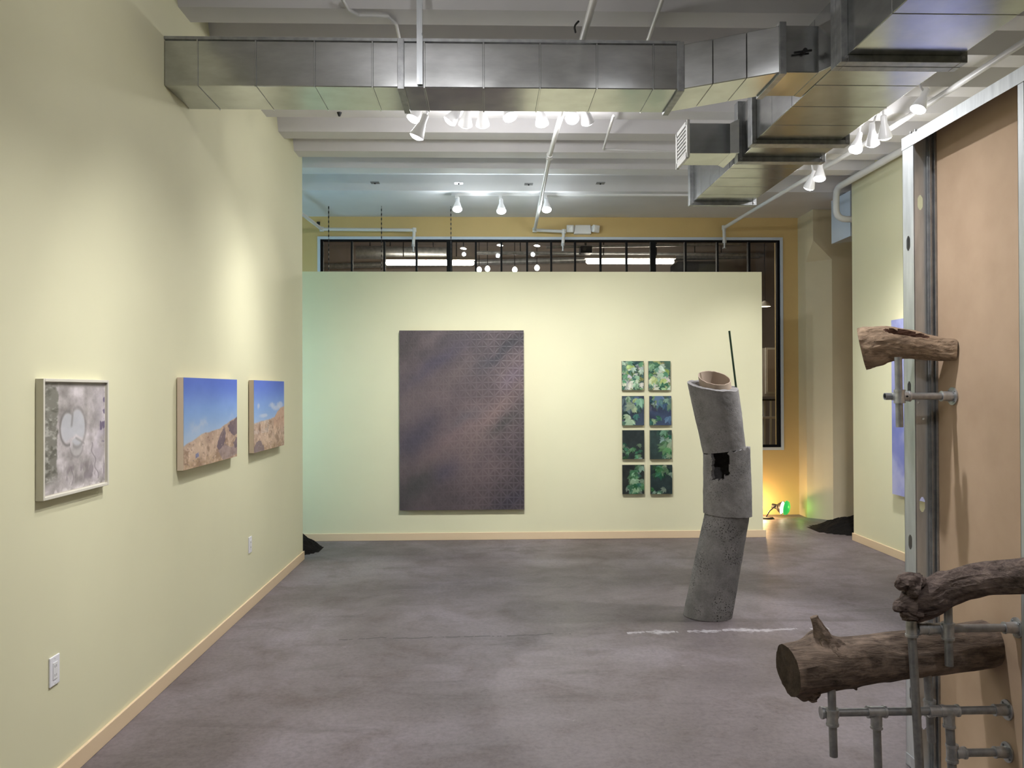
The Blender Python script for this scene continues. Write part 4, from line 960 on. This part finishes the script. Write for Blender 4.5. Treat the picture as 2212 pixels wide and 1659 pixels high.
# upper bracket
yu = 3.285; zu = hY(1995, 856, yu).z
xl_ = hY(1911, 856, yu).x
t = thing('pipe_bracket', (XBo, yu, zu), 'upper steel pipe bracket with one horizontal and one vertical pipe on the tan board', 'bracket')
hollow((xl_, yu, zu), (XBo - .03, yu, zu)).build('horizontal_pipe', 'pipe_steel', t, smooth=True)
xv = hY(1943, 850, yu - .031).x
v1 = hollow((xv, yu - .0305, hY(1943, 922, yu).z), (xv - .004, yu - .0305, hY(1941, 772, yu).z)).build('vertical_pipe', 'pipe_steel', t, smooth=True)
o = collar(MB(), (xv, yu - .0305, zu), (0, 0, 1), .046); collar(o, (xv + .028, yu, zu), (1, 0, 0), .05); o.box((xv - .018, yu - .03, zu - .016), (xv + .018, yu, zu + .016)); o.build('crossover_clamp', 'fitting_steel', t, smooth=True)
MB().tube([(xv + .036, yu - PR * 1.4 - .004, zu), (xv + .036, yu - PR * 1.2, zu)], .004, 8).build('set_screw', 'black_metal', t)
wall_flange(t, yu, zu)
# lower bracket frame
yA, yB_ = 2.89, 2.95
br = thing('pipe_scaffold', (1.475, 2.9, 0), 'lower steel pipe scaffold carrying two logs, fixed to the tan board', 'scaffold')
z1 = hY(2100, 1357, yA).z; x1a = hY(1968, 1357, yA).x
V1t = hY(1968, 1336, yA); V1b = Vector((V1t.x + .040, yA, 0.0))
MB().tube([V1b, V1t], PR * 1.05, 18).build('standing_pipe', 'pipe_steel', br, smooth=True)
hollow((V1t.x, yA, z1), (XBo - .03, yA, z1)).build('horizontal_pipe', 'pipe_steel', br, smooth=True)
o = collar(MB(), (V1t.x + .002, yA, z1 + .005), (0, 0, 1), .055); collar(o, (V1t.x + .045, yA, z1), (1, 0, 0), .04); o.build('tee_fitting', 'fitting_steel', br, smooth=True)
x2 = hY(2048, 1360, yA - .0305).x
hollow((x2 + .003, yA - .0305, hY(2052, 1438, yA - .0305).z), (x2, yA - .0305, hY(2047, 1306, yA - .0305).z)).build('vertical_pipe', 'pipe_steel', br, smooth=True)
o = collar(MB(), (x2, yA - .0305, z1), (0, 0, 1), .05); collar(o, (x2 - .032, yA, z1), (1, 0, 0), .05); o.box((x2 - .018, yA - .03, z1 - .015), (x2 + .018, yA, z1 + .015)); o.build('crossover_clamp', 'fitting_steel', br, smooth=True)
wall_flange(br, yA, z1)
z2 = hY(2000, 1536, yB_).z; x20 = hY(1780, 1537, yB_).x
hollow((x20, yB_, z2), (XBo - .03, yB_, z2)).build('horizontal_pipe', 'pipe_steel', br, smooth=True); wall_flange(br, yB_, z2)
x3 = hY(1798, 1540, yB_ - .0305).x
V3t = hY(1796, 1484, yB_ - .0305)
hollow((x3 + .004, yB_ - .0305, hY(1802, 1634, yB_ - .0305).z), V3t).build('vertical_pipe', 'pipe_steel', br, smooth=True)
o = collar(MB(), (x3, yB_ - .0305, z2 - .005), (0, 0, 1), .05); collar(o, (x3, yB_, z2), (1, 0, 0), .05); o.build('crossover_clamp', 'fitting_steel', br, smooth=True)
x4 = hY(1893, 1540, yB_).x
MB().tube([(x4 + .012, yB_, 0.0), (x4, yB_, z2)], PR, 18).build('standing_pipe', 'pipe_steel', br, smooth=True)
o = collar(MB(), (x4, yB_, z2 - .03), (0, 0, 1), .05); collar(o, (x4, yB_, z2), (1, 0, 0), .06); o.build('tee_fitting', 'fitting_steel', br, smooth=True)
x5 = hY(2050, 1540, yB_).x
MB().tube([(x5 + .02, yB_, 0.0), (x5, yB_, z2)], PR * 1.1, 18).build('standing_pipe', 'pipe_steel', br, smooth=True)
o = collar(MB(), (x5, yB_, z2 - .03), (0, 0, 1), .05); collar(o, (x5, yB_, z2), (1, 0, 0), .06); o.build('tee_fitting', 'fitting_steel', br, smooth=True)
z3 = hY(2100, 1626, yB_).z
hollow((x5 + .01, yB_, z3), (XBo - .03, yB_, z3)).build('horizontal_pipe', 'pipe_steel', br, smooth=True); wall_flange(br, yB_, z3)
o = collar(MB(), (x5 + .01, yB_, z3), (0, 0, 1), .055); collar(o, (x5 + .04, yB_, z3), (1, 0, 0), .03); o.build('tee_fitting', 'fitting_steel', br, smooth=True)
y6 = yB_ + .0305; V6t = hY(2003, 1452, y6)
hollow(hY(2012, 1602, y6), V6t).build('vertical_pipe', 'pipe_steel', br, smooth=True)
o = collar(MB(), (hY(2008, 1538, y6).x, y6, z2), (0, 0, 1), .05); collar(o, (hY(2022, 1538, yB_).x, yB_, z2), (1, 0, 0), .05); o.build('crossover_clamp', 'fitting_steel', br, smooth=True)

# ------------------------------------------------------------------ logs
def log(axis, radii, seed, parent, material, n=56, seg=90, rough=.06, extra=None, name='bark', squash=1.0, caps=('cut_wood', 'cut_wood'), patch=None):
    pts = [Vector(p) for p in axis]
    def sample(t):
        f = t * (len(pts) - 1); i = min(int(f), len(pts) - 2); k = f - i
        p = [pts[max(0, i - 1)], pts[i], pts[i + 1], pts[min(len(pts) - 1, i + 2)]]
        cr = lambda a, b, c, d: .5 * (2 * b + (c - a) * k + (2 * a - 5 * b + 4 * c - d) * k * k + (3 * b - a - 3 * c + d) * k ** 3)
        return cr(*p), max(.004, cr(*[radii[max(0, i - 1)], radii[i], radii[i + 1], radii[min(len(radii) - 1, i + 2)]]))
    vs = []; 
    for j in range(seg + 1):
        t = j / seg; c, r = sample(t); c2, _ = sample(min(1, t + .004)); c0, _ = sample(max(0, t - .004)); T = (c2 - c0).normalized()
        up = Vector((0, 0, 1)); A = T.cross(up).normalized(); B = A.cross(T).normalized()
        for k in range(n):
            a = 2 * math.pi * k / n; ca, sa = math.cos(a), math.sin(a)
            d_ = 1 + rough * mnoise.noise(Vector((ca * 1.6 + seed, sa * 1.6, t * 5))) + rough * .55 * mnoise.noise(Vector((ca * 6, sa * 6 + seed, t * 6))) + rough * .35 * mnoise.noise(Vector((ca * 15, sa * 15 + seed, t * 14)))
            if extra: d_ += extra(t, a, ca, sa)
            vs.append(c + (A * ca + B * sa * squash) * r * d_)
    fs = []
    for j in range(seg):
        for k in range(n): fs.append((j * n + k, j * n + (k + 1) % n, (j + 1) * n + (k + 1) % n, (j + 1) * n + k))
    if patch:
        pf = [f for f in fs if patch(((f[0] // n) + .5) / seg, 2 * math.pi * ((f[0] % n) + .5) / n)]
        MB().add(vs, pf).build('hollow', 'hollow_wood', parent, smooth=True); ps = set(pf); fs = [f for f in fs if f not in ps]
    MB().add(vs, fs).build(name, material, parent, smooth=True)
    for end, base_ in ((0, 0), (1, seg * n)):
        ringv = [Vector(vs[base_ + k]) for k in range(n)]; c = sum(ringv, Vector()) / n; cv = list(ringv); cf = []
        prev = list(range(n)); 
        for s in (.66, .33):
            o_ = len(cv)
            for k in range(n):
                q = c + (ringv[k] - c) * s; nn = mnoise.noise(q * 40 + Vector((seed, 0, 0))) * .004; cv.append(q + Vector((nn, 0, 0)))
            cf += [(prev[k], prev[(k + 1) % n], o_ + (k + 1) % n, o_ + k) for k in range(n)]; prev = [o_ + k for k in range(n)]
        cv.append(c); cf += [(prev[k], prev[(k + 1) % n], len(cv) - 1) for k in range(n)]
        MB().add(cv, cf).build('cut_end', caps[end], parent, smooth=True)
def stub(parent, pts, rs, material='bark_brown', name='branch_stub'):
    log(pts, rs, 31 + len(name) + rs[0] * 1000, parent, material, n=28, seg=24, rough=.32, name=name, caps=(material, material))
def gauss(t, a, t0, a0, st, sa): da = (a - a0 + math.pi) % (2 * math.pi) - math.pi; return math.exp(-((t - t0) / st) ** 2 - (da / sa) ** 2)

# upper pale log on the upper bracket
yy = 3.27
def UY(px): return 3.275 + (2068 - px) / 209 * .17
ax = [hY(px, py, UY(px)) for px, py in ((1861, 754), (1885, 749), (1920, 744), (1955, 744), (1995, 749), (2035, 755), (2068, 756))]
rad = [r * UY(1960) / F for r in (46, 44, 38, 32, 27, 24, 23)]
t = thing('pale_log', (ax[3].x, yy, ax[3].z - .06), 'short pale brown log with a hollow on top, resting on the upper pipe bracket', 'log')
dent = lambda t_, a: gauss(t_, a, .50, .95, .21, .36)
def gauss(t, a, t0, a0, st, sa): da = (a - a0 + math.pi) % (2 * math.pi) - math.pi; return math.exp(-((t - t0) / st) ** 2 - (da / sa) ** 2)
log(ax, rad, 4, t, 'bark_pale', rough=.11, n=72, extra=lambda t_, a, ca, sa: -.38 * (1 if dent(t_, a) > .42 else 0) * min(1, (dent(t_, a) - .42) * 4) + .10 * gauss(t_, a, .48, 1.6, .25, .3) + .06 * gauss(t_, a, .42, .3, .2, .25), patch=lambda t_, a: dent(t_, a) > .40)

# big lower log
def LY(px): return 2.95 + (px - 1700) / 485 * .11
ax = [hY(px, py, LY(px)) for px, py in ((1702, 1447), (1760, 1438), (1850, 1427), (1950, 1415), (2050, 1402), (2130, 1391), (2176, 1384))]
ax[-1].x = min(ax[-1].x, XBo - .012)
rad = [r * 3.0 / F for r in (54, 55, 51, 50, 50, 52, 53)]
t = thing('big_log', (ax[3].x, ax[3].y, ax[3].z - .09), 'thick dark log with a stub branch, lying on the lower pipe scaffold', 'log')
log(ax, rad, 11, t, 'bark_brown', rough=.07, seg=110, extra=lambda t_, a, ca, sa: .35 * gauss(t_, a, .20, math.pi / 2 + .25, .055, .45) + .30 * gauss(t_, a, .10, -math.pi / 2, .04, .3) + .16 * gauss(t_, a, .31, -math.pi / 2, .025, .22) + .10 * gauss(t_, a, .45, -math.pi / 2, .03, .2) + .06 * gauss(t_, a, .36, .9, .05, .3))
q = [hY(x, y, 2.955) for x, y in ((1806, 1425), (1788, 1392), (1771, 1362), (1758, 1332))]
stub(t, q, [.055, .044, .022, .013])
q = [hY(x, y, 2.94) for x, y in ((1757, 1490), (1755, 1508), (1753, 1516))]
stub(t, q, [.030, .018, .010], name='knot')
q = [hY(x, y, 2.95) for x, y in ((1845, 1478), (1848, 1486), (1850, 1490))]
stub(t, q, [.016, .007, .003], name='knot')

# knotty branch leaving the frame at right
ax = [hY(1957, 1302, 2.90), hY(1972, 1303, 2.90), hY(2005, 1293, 2.88), hY(2050, 1273, 2.85), hY(2110, 1255, 2.78), hY(2192, 1246, 2.68), hY(2290, 1240, 2.52), hY(2390, 1235, 2.36)]
rad = [r * 2.8 / F for r in (28, 36, 40, 36, 34, 35, 36, 35)]
t = thing('knotty_branch', (ax[3].x, ax[3].y, ax[3].z - .06), 'knotty dark branch with a burled end above the thick log', 'branch')
log(ax, rad, 23, t, 'bark_dark', rough=.14, seg=110, extra=lambda t_, a, ca, sa: .50 * gauss(t_, a, .085, math.pi / 2, .045, .6) + .30 * gauss(t_, a, .10, 2.6, .04, .5) + .22 * gauss(t_, a, .12, -math.pi / 2, .07, .6) + .12 * gauss(t_, a, .42, 1.9, .03, .4) + .10 * gauss(t_, a, .62, 2.0, .03, .4), caps=('bark_dark', 'bark_dark'))
for pts_, rs_ in (([(1975, 1265), (1958, 1258), (1945, 1263), (1937, 1270)], (28, 21, 15, 6)), ([(1970, 1310), (1950, 1308), (1941, 1316), (1940, 1322)], (26, 17, 12, 6)), ([(1985, 1262), (1975, 1250), (1972, 1246)], (18, 13, 6)), ([(1970, 1318), (1968, 1334), (1968, 1338)], (26, 20, 15))):
    stub(t, [hY(x, y, 2.87) for x, y in pts_], [r * 2.87 / F for r in rs_], 'bark_dark', 'burl')
